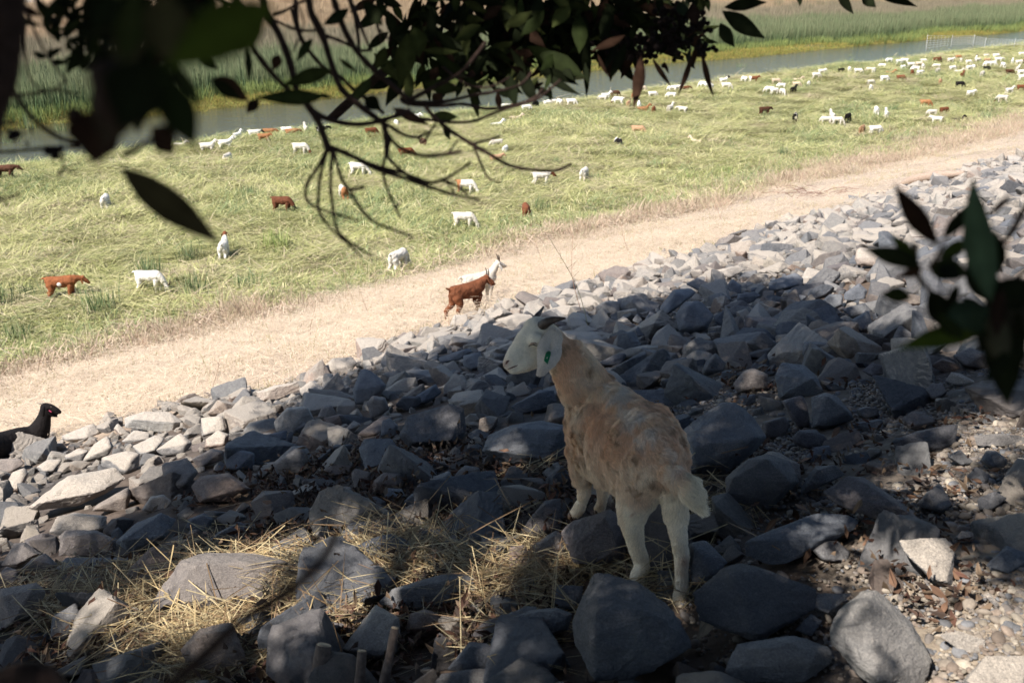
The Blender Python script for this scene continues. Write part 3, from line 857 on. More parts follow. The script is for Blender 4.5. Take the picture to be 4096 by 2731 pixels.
# ================================================================ the overhanging tree
def leaf_mesh(L, W, bend=.12, fold=.18, nu=7, cols=(.06, .085, .028), serr=0.0, seed=0):
    """a lance-shaped blade along +x from the origin, face up +z"""
    r_ = np.random.default_rng(seed)
    us = np.linspace(0, 1, nu)
    v, c = [], []
    ph = r_.uniform(0, 6)
    for u in us:
        w = W * .5 * (math.sin(math.pi * min(1, u ** .85)) ** 1.15 if 0 < u < 1 else 0) + (.012 * W)
        if serr: w *= 1 + serr * math.sin(u * 23 + ph)
        z = -bend * L * u * u
        y0 = .03 * L * math.sin(u * 3 + ph)
        v += [(u * L, y0 - w, z + fold * w), (u * L, y0, z), (u * L, y0 + w, z + fold * w)]
        k = .9 + .2 * r_.random()
        c += [tuple(x * k for x in cols), tuple(x * 1.5 for x in cols), tuple(x * k for x in cols)]
    f = []
    for i in range(nu - 1):
        a = 3 * i
        f += [(a, a + 3, a + 4, a + 1), (a + 1, a + 4, a + 5, a + 2)]
    return np.array(v), np.array(f), np.array(c)

def tube(pts, rads, sides=7, seed=0, bumpy=.08):
    """a bark-rough limb through pts"""
    pts = [Vector(p) for p in pts]
    r_ = random.Random(seed)
    # resample with Catmull-Rom
    q, rr = [], []
    n = len(pts)
    for i in range(n - 1):
        p0, p1, p2, p3 = pts[max(i - 1, 0)], pts[i], pts[i + 1], pts[min(i + 2, n - 1)]
        m = 4
        for k in range(m):
            t = k / m
            q.append(.5 * ((2 * p1) + (p2 - p0) * t + (2 * p0 - 5 * p1 + 4 * p2 - p3) * t * t + (3 * p1 - p0 - 3 * p2 + p3) * t ** 3))
            rr.append(rads[i] * (1 - t) + rads[i + 1] * t)
    q.append(pts[-1]); rr.append(rads[-1])
    v, f = [], []
    up = Vector((.13, .2, 1)).normalized()
    for i, p in enumerate(q):
        d = (q[min(i + 1, len(q) - 1)] - q[max(i - 1, 0)])
        d = d.normalized() if d.length > 1e-9 else Vector((0, 0, 1))
        a = d.cross(up)
        a = a.normalized() if a.length > 1e-4 else Vector((1, 0, 0))
        b = d.cross(a).normalized()
        rad = rr[i] * (1 + r_.uniform(-bumpy, bumpy * 1.6))
        for k in range(sides):
            th = 2 * math.pi * k / sides
            v.append(p + (a * math.cos(th) + b * math.sin(th)) * rad * (1 + r_.uniform(-bumpy, bumpy)))
    for i in range(len(q) - 1):
        for k in range(sides):
            k2 = (k + 1) % sides
            f.append((i * sides + k, (i + 1) * sides + k, (i + 1) * sides + k2, i * sides + k2))
    c0 = len(v); v.append(q[0]); v.append(q[-1])
    base = (len(q) - 1) * sides
    for k in range(sides):
        k2 = (k + 1) % sides
        f.append((c0, k, k2, c0)); f.append((c0 + 1, base + k2, base + k, c0 + 1))
    return v, f

def fix_faces(f):
    """tris written as degenerate quads -> real polygons list"""
    return [tuple(dict.fromkeys(x)) for x in f]

def mesh_py(name, v, f, mat, smooth=True, cols=None):
    me = bpy.data.meshes.new(name)
    me.from_pydata([tuple(x) for x in v], [], fix_faces(f))
    me.update()
    if smooth: me.polygons.foreach_set('use_smooth', np.ones(len(me.polygons), bool))
    if cols is not None:
        a = me.color_attributes.new('Col', 'FLOAT_COLOR', 'POINT')
        c = np.ones((len(v), 4), np.float32); c[:, :3] = cols
        a.data.foreach_set('color', c.ravel())
    me.materials.append(mat)
    return me

M_LEAF = attr_mat('leaf_green', rough=.75, var=.3, scale=40, translucent=.10, spec=.04, rand=.4)
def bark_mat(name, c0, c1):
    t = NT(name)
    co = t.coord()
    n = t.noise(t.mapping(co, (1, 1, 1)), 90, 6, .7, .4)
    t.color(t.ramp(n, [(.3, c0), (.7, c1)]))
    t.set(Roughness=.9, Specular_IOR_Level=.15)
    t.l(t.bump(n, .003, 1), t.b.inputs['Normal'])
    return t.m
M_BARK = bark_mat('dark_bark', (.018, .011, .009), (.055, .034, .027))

tree = empty('overhanging_tree', (-3.4, -3.2, float(height(-3.4, -3.2))))
tag(tree, 'dark leafy tree whose twigs and long leaves hang across the top of the view', 'tree')
TI = tree.location.copy()

def to_tree(p): return Vector(p) - TI

# ---- twigs in view: (depth, width in px at start and end, px outline)
def q2(pts): return [(225 + a / 5.973, b / 5.973) for a, b in pts]      # read off one enlargement of the photograph
def q1(pts): return [(a / 5.973, b / 5.973) for a, b in pts]
def q3(pts): return [(500 + a / 5.534, b / 5.534) for a, b in pts]
def q4(pts): return [(850 + a / 5.971, 162.5 + b / 5.971) for a, b in pts]
TWIGS = [
 (1.45, 6.0, 4.6, q2([(480,-60),(500,0),(520,90),(590,230),(620,330),(660,450),(700,540),(790,620),(880,690),(960,745)])),
 (1.35, 6.0, 5.6, q2([(220,-60),(250,80),(330,220),(390,380),(430,540),(500,640),(560,730),(610,870),(630,895)])),
 (1.5, 5.0, 4.2, q2([(630,-60),(650,0),(700,150),(770,280),(850,380),(960,480),(1100,600)])),
 (1.3, 4.6, 4.0, q2([(60,-40),(80,0),(150,250),(210,350),(290,450),(380,540),(440,600)])),
 (1.4, 4.4, 4.2, q2([(480,620),(560,690),(700,735),(850,740),(1000,700),(1110,660)])),
 (1.35, 3.0, 1.8, q2([(610,890),(560,990),(500,1080),(480,1160),(510,1220),(600,1260),(700,1290),(800,1320)])),
 (1.36, 2.8, 1.8, q2([(610,900),(570,1050),(560,1160),(560,1260),(620,1350),(690,1420),(760,1480),(820,1540)])),
 (1.34, 3.0, 1.9, q2([(640,900),(630,1100),(640,1200),(660,1340),(690,1400),(780,1470),(880,1530)])),
 (1.33, 3.2, 2.0, q2([(645,890),(690,1050),(750,1150),(830,1270),(900,1330),(1000,1370),(1120,1415)])),
 (1.33, 2.6, 3.6, q2([(750,1130),(790,1128),(832,1118)])),
 (1.36, 4.2, 2.2, q2([(630,880),(750,930),(900,1010),(1060,1060),(1200,1110),(1350,1160),(1520,1195)])),
 (1.38, 3.0, 2.0, q2([(700,910),(900,990),(1080,1040),(1220,1090),(1310,1080),(1400,1120),(1450,1165)])),
 (1.36, 2.2, 1.4, q2([(1310,1080),(1350,1120),(1375,1165)])),
 (1.42, 5.0, 4.4, q2([(950,740),(965,850),(965,935)])),
 (1.41, 2.6, 2.0, q2([(960,930),(943,1000),(960,1100),(1000,1200),(1050,1305)])),
 (1.41, 1.6, 2.2, q2([(1000,1200),(1020,1235),(1040,1215)])),
 (1.43, 3.0, 2.0, q2([(965,930),(1030,1000),(1130,1070),(1220,1092),(1330,1060),(1470,970)])),
 (1.5, 3.0, 1.8, q2([(970,745),(1060,800),(1150,820),(1210,785)])),
 (1.5, 2.4, 1.8, q2([(1150,820),(1185,850),(1215,805),(1260,735)])),
 (1.45, 3.0, 2.4, q2([(960,790),(1040,880),(1180,930),(1330,920),(1415,903)])),
 (1.45, 1.8, 1.4, q2([(1335,918),(1365,870),(1395,838)])),
 (1.6, 3.6, 2.2, q2([(1200,640),(1240,690),(1330,770),(1470,860),(1560,910),(1680,980),(1800,1010),(1970,1020),(2072,978)])),
 (1.6, 2.2, 1.6, q2([(1480,860),(1560,840),(1645,813)])),
 (1.6, 2.2, 1.2, q2([(1490,880),(1530,980),(1570,1060),(1640,1092)])),
 (1.65, 2.6, 1.8, q2([(1100,700),(1250,720),(1380,732),(1500,720),(1620,670),(1750,630),(1870,590),(2005,478)])),
 (1.7, 3.2, 2.0, q2([(1100,610),(1250,612),(1350,600),(1480,570),(1600,550),(1760,510),(1835,428)])),
 (1.7, 3.0, 2.4, q2([(1050,590),(1100,622),(1280,632),(1420,622),(1560,650),(1700,632),(1840,592),(1900,530)])),
 (1.72, 2.0, 1.4, q2([(1300,400),(1400,480),(1500,520),(1600,515),(1700,462)])),
 (1.6, 3.2, 3.0, q2([(400,60),(440,200),(520,330),(620,430),(700,470),(760,530),(860,600),(950,680)])),
 (1.7, 3.4, 3.0, q2([(420,-20),(425,100),(450,220),(500,310)])),
 (1.5, 2.6, 2.2, q2([(290,90),(370,60),(450,15),(520,-10)])),
 (1.5, 2.6, 2.2, q2([(290,120),(400,170),(480,185),(595,178)])),
 (1.55, 2.8, 2.2, q2([(590,210),(700,250),(800,300),(880,300)])),
 (1.6, 4.0, 2.6, q2([(740,-20),(765,60),(790,180),(800,290)])),
 (1.62, 3.0, 2.0, q2([(770,40),(800,130),(860,280)])),
 (1.66, 2.4, 1.8, q2([(880,60),(915,170),(935,255)])),
 (1.66, 1.6, 1.2, q2([(915,170),(960,215),(985,245)])),
 (1.6, 3.6, 2.6, q2([(1100,600),(1250,520),(1400,440),(1500,330),(1560,250)])),
 (1.3, 1.6, 1.2, q2([(410,-20),(470,140),(400,320)])),
 # left side
 (1.1, 2.2, 1.6, q1([(150,150),(145,250),(155,370),(180,470),(250,540),(330,530),(400,480)])),
 (1.1, 2.6, 2.0, q1([(170,80),(190,150),(240,260),(310,370),(400,490)])),
 (.95, 4.6, 3.2, q1([(30,300),(60,430),(90,560),(200,710),(330,810),(475,872)])),
 (1.0, 3.4, 1.6, q1([(-40,590),(0,582),(200,560),(330,540),(475,566)])),
 (1.0, 2.6, 2.2, q1([(-40,915),(0,910),(150,900),(330,880),(470,882)])),
 (1.0, 2.6, 2.4, q1([(-40,745),(0,742),(112,738)])),
 (1.0, 2.0, 1.6, q1([(360,860),(375,920),(385,1000),(460,1042)])),
 (1.0, 2.2, 3.0, q1([(385,1000),(352,1045)])),
 (1.0, 3.0, 2.2, q1([(-30,1195),(0,1190),(60,1180),(128,1158)])),
 (1.0, 2.6, 1.6, q1([(-20,1170),(10,1200),(50,1232)])),
 (.75, 6.0, 4.0, q1([(740,925),(830,880),(905,835)])),
 (1.6, 2.6, 1.6, q1([(1290,-30),(1340,10),(1430,40),(1560,95)])),
 # right side, nearer and softer
 (.85, 4.4, 5.0, q4([(1060,240),(1039,280),(960,420),(880,520),(800,680),(830,850)])),
 (.85, 5.2, 4.0, q4([(1100,900),(860,880),(700,870),(560,830),(480,770),(400,660),(385,480)])),
 (.85, 4.4, 5.2, q4([(1080,620),(1039,650),(950,740),(880,830),(850,880)])),
 (.85, 3.6, 3.0, q4([(480,620),(520,560),(560,470)])),
 # out-of-focus twig low on the left
 (.62, 9, 6, [(150,700),(190,668),(240,622),(290,590),(322,560),(338,530)]),
]
def build_twigs():
    for i, (D, w0, w1, px) in enumerate(TWIGS):
        r_ = random.Random(i * 7 + 1)
        n = len(px)
        pts, rads = [], []
        d0 = D
        slope = r_.uniform(-.05, .05)
        for k, (a, b) in enumerate(px):
            d = d0 + slope * (k / max(1, n - 1))
            pts.append(to_tree(P(a, b, d)))
            w = w0 + (w1 - w0) * k / max(1, n - 1)
            rads.append(w * .64 * d / F_PX)
        v, f = tube(pts, rads, 7, i, .1)
        # buds and nodes
        o = mobj('branch', mesh_py('branch', v, f, M_BARK), tree)
build_twigs()

def place_leaf(x0, y0, D0, x1, y1, D1, wpx, seed, cols, name='leaf', nu=9, flip=None):
    a, b = P(x0, y0, D0), P(x1, y1, D1)
    L = (b - a).length
    W = wpx * (D0 + D1) / 2 / F_PX
    r_ = random.Random(seed)
    v, f, c = leaf_mesh(L, W, r_.uniform(.0, .1), r_.uniform(.05, .3), nu, cols, .03, seed)
    ex = (b - a).normalized()
    view = (a - Vector((0, 0, CZ))).normalized()
    ey = view.cross(ex).normalized()
    ez = ex.cross(ey).normalized()
    tw = r_.uniform(-.35, .35)
    ey, ez = ey * math.cos(tw) + ez * math.sin(tw), ez * math.cos(tw) - ey * math.sin(tw)
    M = Matrix((ex, ey, ez)).transposed().to_4x4()
    M.translation = to_tree(a)
    me = mesh_np(name, v, f, M_LEAF, True, c)
    o = mobj(name, me, tree)
    o.matrix_basis = M
    return o

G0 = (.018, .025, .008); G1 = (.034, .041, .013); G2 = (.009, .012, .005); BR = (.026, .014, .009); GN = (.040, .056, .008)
# x0,y0,x1,y1,width in the enlargement, depth, colour
LV2 = [(740,50,580,152,62,1.5,G2),(640,432,350,490,85,1.3,G0),(530,232,420,375,48,1.45,G0),(200,592,130,682,60,1.25,BR),(600,560,190,605,85,1.28,G0),(1090,200,1040,530,110,1.5,G1),(1125,165,1165,350,110,1.55,G1),
 (1530,160,1360,240,70,1.6,G1),(1190,505,1420,530,75,1.5,G1),(1690,440,1745,642,70,1.6,G2),(1765,420,1865,632,72,1.6,G2),(1225,690,1392,706,62,1.5,G1),(1300,740,1352,838,36,1.6,G2),(1490,368,1572,422,46,1.7,G2),(830,590,925,645,80,1.45,G2),
 (870,470,740,610,60,1.5,G1),(2050,20,1960,170,85,1.7,G1),(1870,300,2145,475,100,1.7,G0),(2150,90,2110,320,80,1.8,G2),(2165,160,2152,580,55,1.8,G2),(820,20,950,150,90,1.5,G2),(1000,640,1210,760,60,1.45,BR),(960,60,1020,240,60,1.6,G2),
 (330,330,280,420,60,1.3,BR),(680,345,790,435,28,1.5,G1),(960,280,890,420,60,1.5,G1),(1090,420,1100,640,60,1.5,G1),(1180,310,1400,300,40,1.6,G1),(1270,400,1230,500,55,1.6,BR),(560,560,640,590,30,1.4,G0),(1880,440,2130,560,45,1.7,G2),(1990,330,1880,420,55,1.7,G0),(240,60,-60,330,190,.62,GN),(-90,470,110,600,75,1.0,G2),
 (960,760,975,905,44,1.42,G2),(1480,420,1460,470,50,1.65,BR),(820,560,860,470,60,1.5,G1),(1240,560,1300,620,60,1.6,BR)]
LV3 = [(1240,42,1480,18,62,1.6,G2),(1225,70,1470,212,88,1.6,G2),(1215,130,1300,262,66,1.6,G2),(692,235,610,452,52,1.6,G2),(775,300,745,605,62,1.6,BR),(845,318,952,490,26,1.6,BR),(1065,290,978,540,30,1.6,BR),(1110,300,1190,535,30,1.6,BR),(690,190,505,292,42,1.5,BR),(478,330,474,545,30,1.6,G2),
 (1655,-60,1652,38,34,1.8,G2),(1860,-40,1962,76,46,1.8,G2),(2000,-30,2085,42,52,1.8,G2),(2080,-20,2292,26,46,1.8,G2),(540,300,604,430,20,1.6,BR),(912,340,928,402,18,1.6,BR),(1060,20,1090,140,66,1.6,BR),(1070,270,1075,360,30,1.6,BR),(990,10,1020,90,60,1.6,G0),(330,40,350,-30,80,1.6,G1),
 (600,20,560,240,70,1.6,G2),(450,80,430,300,80,1.6,G0),(250,60,110,200,70,1.6,G0),(150,260,420,440,90,1.6,G0),(200,380,440,470,50,1.6,G2),(30,150,180,60,60,1.6,G1),(60,-20,40,180,80,1.7,G1),(220,-20,200,140,70,1.7,G2)]
LV1 = [(280,345,192,310,34,1.3,G2),(300,335,368,290,28,1.3,G2),(310,350,300,290,26,1.3,G2),(300,370,400,382,30,1.3,G2),(560,262,662,330,52,1.3,BR),(600,300,650,365,44,1.3,G2),(700,275,745,362,50,1.3,G2),(1150,98,1300,145,48,1.6,G2),(1090,60,1215,86,46,1.6,G2),(1070,190,1145,75,40,1.6,G2),
 (1100,205,1152,160,44,1.6,G2),(1045,85,1080,140,26,1.6,G2),(1170,25,1262,40,32,1.6,G2),(1275,470,1500,602,86,1.1,BR),(1480,270,1480,505,34,1.3,G2),
 (1640,20,1000,420,260,.42,GN),(900,380,700,760,300,.45,G2),(950,430,1180,900,190,.5,G0),(600,650,560,990,250,.55,BR),(700,400,640,900,240,.52,(.03,.022,.015)),(900,760,1050,930,140,.6,BR),(725,975,1325,1478,165,.72,(.05,.042,.02)),(790,-60,740,380,170,.5,G1),(980,-60,1000,420,220,.5,(.04,.035,.015)),(1050,520,860,400,180,.48,G0),
 (640,-40,560,170,150,.7,G2),(860,60,700,470,160,.52,(.03,.028,.015)),(730,690,560,560,180,.5,(.02,.014,.012)),(880,560,700,690,200,.48,(.02,.014,.012)),(0,1010,-20,1060,20,1,BR)]
LV4 = [(540,490,248,128,100,.85,BR),(560,460,720,225,70,.85,G2),(840,840,745,75,150,.8,(.03,.05,.03)),(840,320,965,178,38,.85,BR),(395,560,228,438,58,.85,GN),(425,640,75,495,100,.85,G2),(530,560,725,475,75,.85,GN),(430,630,290,690,54,.85,BR),(470,630,700,660,120,.85,G0),
 (370,805,175,790,84,.85,G0),(860,860,560,950,190,.8,(.03,.045,.025)),(870,930,280,1140,120,.8,GN),(860,900,940,1460,170,.8,G2),(880,860,1080,1010,230,.8,(.028,.026,.018)),(860,850,700,560,150,.8,G2),(880,840,1080,700,170,.8,G2),(640,610,560,700,110,.82,G2),(900,900,1060,1180,110,.82,G2),(460,770,600,1000,120,.84,G2),(880,870,900,1250,120,.78,(.03,.03,.02)),(860,700,860,400,110,.82,G2)]
def build_leaves():
    n = 0
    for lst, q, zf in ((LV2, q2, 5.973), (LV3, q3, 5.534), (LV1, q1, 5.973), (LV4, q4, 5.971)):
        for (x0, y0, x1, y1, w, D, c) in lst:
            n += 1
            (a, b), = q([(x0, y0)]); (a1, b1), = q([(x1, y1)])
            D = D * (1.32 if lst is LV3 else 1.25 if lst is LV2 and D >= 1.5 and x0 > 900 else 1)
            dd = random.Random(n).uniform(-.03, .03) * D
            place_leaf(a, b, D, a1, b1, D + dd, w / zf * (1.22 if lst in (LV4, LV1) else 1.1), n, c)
    # dense foliage, leaf by leaf, along the top
    r_ = random.Random(77)
    zones = [  # centre x, y, spread x, y, count, depth, leaf length px
        (455, 6, 70, 22, 26, 1.7, 34), (530, 22, 60, 30, 30, 1.8, 34), (610, 12, 50, 26, 24, 1.8, 30), (665, 22, 28, 26, 12, 1.75, 26), (410, 60, 30, 26, 12, 1.6, 32), (470, 60, 46, 28, 20, 1.7, 32), (95, 38, 30, 20, 16, 1.4, 18), (180, 20, 28, 26, 12, 1.2, 30), (700, 2, 14, 8, 5, 1.7, 26), (130, 60, 22, 12, 8, 1.4, 16)]
    left = 300 - n
    for (cx, cy, sx, sy, cnt, D, L) in zones:
        if cx > 380: D *= 1.32
        for k in range(cnt):
            if left <= 0: return
            left -= 1
            x = cx + r_.gauss(0, .6) * sx; y = cy + r_.gauss(0, .6) * sy - 6
            a = r_.uniform(.2, 2.9) if r_.random() < .75 else r_.uniform(0, 6.28)
            l = L * r_.uniform(.6, 1.25)
            col = r_.choice([G0, G2, G2, G1, BR, G2])
            place_leaf(x, y, D, x + math.cos(a) * l, y + math.sin(a) * l, D + r_.uniform(-.05, .05), l * r_.uniform(.24, .36), 1000 + left, col)
build_leaves()

# thick limb at the upper left corner, out of focus, and the dark limb at the lower left
for D, w0, w1, px in ((.75, 40, 22, [(-22,-60),(2,0),(6,50),(-8,110),(-30,200)]), (.75, 26, 18, [(5,-40),(14,5),(12,40),(4,80)]), (1.0, 34, 26, [(-60,700),(-10,690),(30,676),(52,690),(70,740)]),
                      (2.6, 13, 9, [(560,-40),(520,5),(470,30),(400,60),(330,120)]), (2.6, 12, 8, [(440,-30),(500,6),(560,20),(640,40),(680,56)])):
    pts = [to_tree(P(a, b, D)) for a, b in px]
    rads = [(w0 + (w1 - w0) * k / (len(px) - 1)) * .5 * D / F_PX * 1.0 for k in range(len(px))]
    v, f = tube(pts, rads, 10, int(w0), .06)
    mobj('branch', mesh_py('branch', v, f, M_BARK), tree)

# small dark berry clusters amid the leaves: one part
def berries():
    r_ = np.random.default_rng(3)
    V, F = ICO[2]
    vs, fs = [], []
    for (cx, cy, sx, sy, n, D) in ((672, 42, 16, 12, 60, 1.65), (640, 48, 18, 10, 60, 1.7), (668, 20, 16, 12, 50, 1.7), (705, 50, 8, 6, 22, 1.65), (600, 30, 24, 14, 70, 1.8), (560, 20, 30, 14, 60, 1.85), (700, 24, 9, 12, 30, 1.65), (76, 132, 5, 4, 14, 1.0), (13, 135, 5, 4, 12, 1.0), (52, 152, 7, 5, 22, 1.0), (120, 96, 20, 20, 0, .5)):
        if cx > 380: D *= 1.32
        for k in range(n):
            c = P(cx + r_.normal() * sx * .6, cy + r_.normal() * sy * .6, D + r_.normal() * .03)
            fs.append(F + len(vs) * len(V)); vs.append(V * r_.uniform(.0028, .0046) * (D / 1.65 + .2) + np.array(to_tree(c)[:]))
    me = mesh_np('berries', np.vstack(vs), np.vstack(fs), bark_mat('berry_skin', (.006, .004, .004), (.018, .011, .010)), True)
    o = mobj('berries', me, tree); o['kind'] = 'stuff'
berries()

def foliage():
    '''the small crowded leaves behind the ones that can be told apart'''
    r_ = np.random.default_rng(44)
    vs, fs, cs = [], [], []
    def leaf(x, y, D, a, l, w, col, tilt):
        p, q = P(x, y, D), P(x + math.cos(a) * l, y + math.sin(a) * l, D + tilt * D)
        L = (q - p).length
        v, f, c = leaf_mesh(L, w * D / F_PX, r_.uniform(0, .12), r_.uniform(.05, .3), 6, col, 0, int(r_.integers(1e6)))
        ex = (q - p).normalized(); view = (p - Vector((0, 0, CZ))).normalized()
        ey = view.cross(ex).normalized(); ez = ex.cross(ey)
        tw = r_.uniform(-.6, .6)
        ey, ez = ey * math.cos(tw) + ez * math.sin(tw), ez * math.cos(tw) - ey * math.sin(tw)
        M = np.array(Matrix((ex, ey, ez)).transposed())
        fs.append(f + sum(len(k) for k in vs)); vs.append(v @ M.T + np.array(to_tree(p)[:])); cs.append(c)
    cols = [G0, G2, G2, (.012, .014, .006), BR, G2, G1]
    Z = [(955, 1030, 280, 350, 14, .8, 46), (420, 500, -10, 66, 70, 1.75, 30), (470, 560, -10, 64, 90, 1.85, 32), (540, 640, -14, 52, 95, 1.85, 32), (600, 700, -14, 40, 75, 1.85, 28), (385, 440, 0, 50, 34, 1.8, 30), (640, 700, 20, 56, 34, 1.8, 14),
         (60, 135, -14, 20, 46, 1.3, 22), (60, 115, 14, 58, 50, 1.25, 18), (95, 190, -14, 70, 60, .85, 34), (165, 232, -20, 40, 40, .95, 30), (70, 160, -10, 50, 40, 1.0, 26), (120, 190, 20, 90, 16, .7, 44), (0, 70, -14, 24, 26, 1.1, 26), (150, 225, -20, 6, 16, 1.2, 22), (440, 560, 55, 92, 30, 1.6, 26), (8, 40, 120, 150, 10, 1.0, 8)]
    for (x0, x1, y0, y1, n, D, l) in Z:
        if 380 < x0 < 800: D *= 1.32
        for k in range(n):
            a = r_.uniform(.2, 2.9) if r_.random() < .7 else r_.uniform(0, 6.28)
            ll = l * r_.uniform(.6, 1.3)
            leaf(r_.uniform(x0, x1), r_.uniform(y0, y1), D * r_.uniform(.96, 1.06), a, ll, ll * r_.uniform(.22, .36), cols[r_.integers(7)], r_.uniform(-.04, .04))
    o = mobj('foliage', mesh_np('foliage', np.vstack(vs), np.vstack(fs), M_LEAF, True, np.vstack(cs)), tree); o['kind'] = 'stuff'
    # swollen dark gall hanging close to the lens
    V, F = ICO[3]
    for (x, y, D, rx, ry) in ((121, 98, .46, 27, 32), (112, 78, .47, 22, 18), (76, 118, .55, 10, 12)):
        m = D / F_PX
        v = V * np.array([rx * m, rx * m, ry * m]) * (1 + .10 * vnoise(V * 2.5))[:, None]
        mobj('gall', mesh_np('gall', v, F, M_BARK, True), tree, to_tree(P(x, y, D)))
foliage()

# ---- the crown above the camera that throws the shade
EDGE_PX = [(-150, 625), (-60, 575), (0, 545), (50, 528), (110, 508), (160, 482), (205, 452), (250, 428), (290, 402), (318, 384), (345, 366), (385, 358), (425, 350), (470, 333), (510, 322), (560, 311), (600, 303), (650, 294), (690, 280), (740, 270), (790, 278), (830, 294), (870, 306), (920, 326), (1000, 342), (1100, 350)]
HOLES_PX = [(905, 492, .10), (985, 448, .16), (1010, 425, .2), (1005, 340, .30), (860, 335, .12), (930, 350, .1), (168, 470, .14), (395, 405, .07), (417, 380, .07), (432, 388, .07), (250, 560, .12), (290, 550, .10), (215, 600, .14), (180, 645, .16), (120, 625, .16), (260, 610, .1), (235, 582, .12), (300, 650, .12), (330, 545, .07), (455, 515, .06), (345, 553, .06), (385, 640, .13), (390, 615, .08), (440, 600, .12), (465, 588, .08), (425, 640, .07), (420, 578, .12), (405, 568, .06), (548, 546, .08), (590, 552, .06), (605, 560, .06), (480, 655, .06), (475, 640, .05), (710, 655, .07), (695, 575, .05), (890, 560, .12), (890, 575, .1), (700, 600, .06), (735, 288, .12), (620, 330, .07), (655, 320, .06), (60, 560, .12), (20, 600, .1), (525, 470, .05), (475, 430, .05), (440, 460, .05), (980, 500, .08), (520, 535, .06), (560, 350, .05), (250, 500, .06), (310, 470, .05), (350, 445, .04), (840, 548, .05), (605, 372, .03), (760, 390, .06), (540, 395, .04)]
OPEN_PX = [(905, 735), (862, 680), (866, 636), (880, 610), (900, 588), (908, 562), (935, 552), (962, 568), (988, 584), (1020, 596), (1055, 602), (1070, 740), (950, 745)]
SHADE_ST = []
for a, b in EDGE_PX:
    g, _ = ground_pt(a, b)
    SHADE_ST.append(st_of(g.x, g.y))
SHADE_ST.sort(key=lambda q: q[1])
_ss = np.array([q[0] for q in SHADE_ST]); _tt = np.array([q[1] for q in SHADE_ST])
def shade_edge(t): return np.interp(t, _tt, _ss)
HOLES_W = []
for a, b, r in HOLES_PX:
    g, D = ground_pt(a, b)
    HOLES_W.append((g.x, g.y, r))

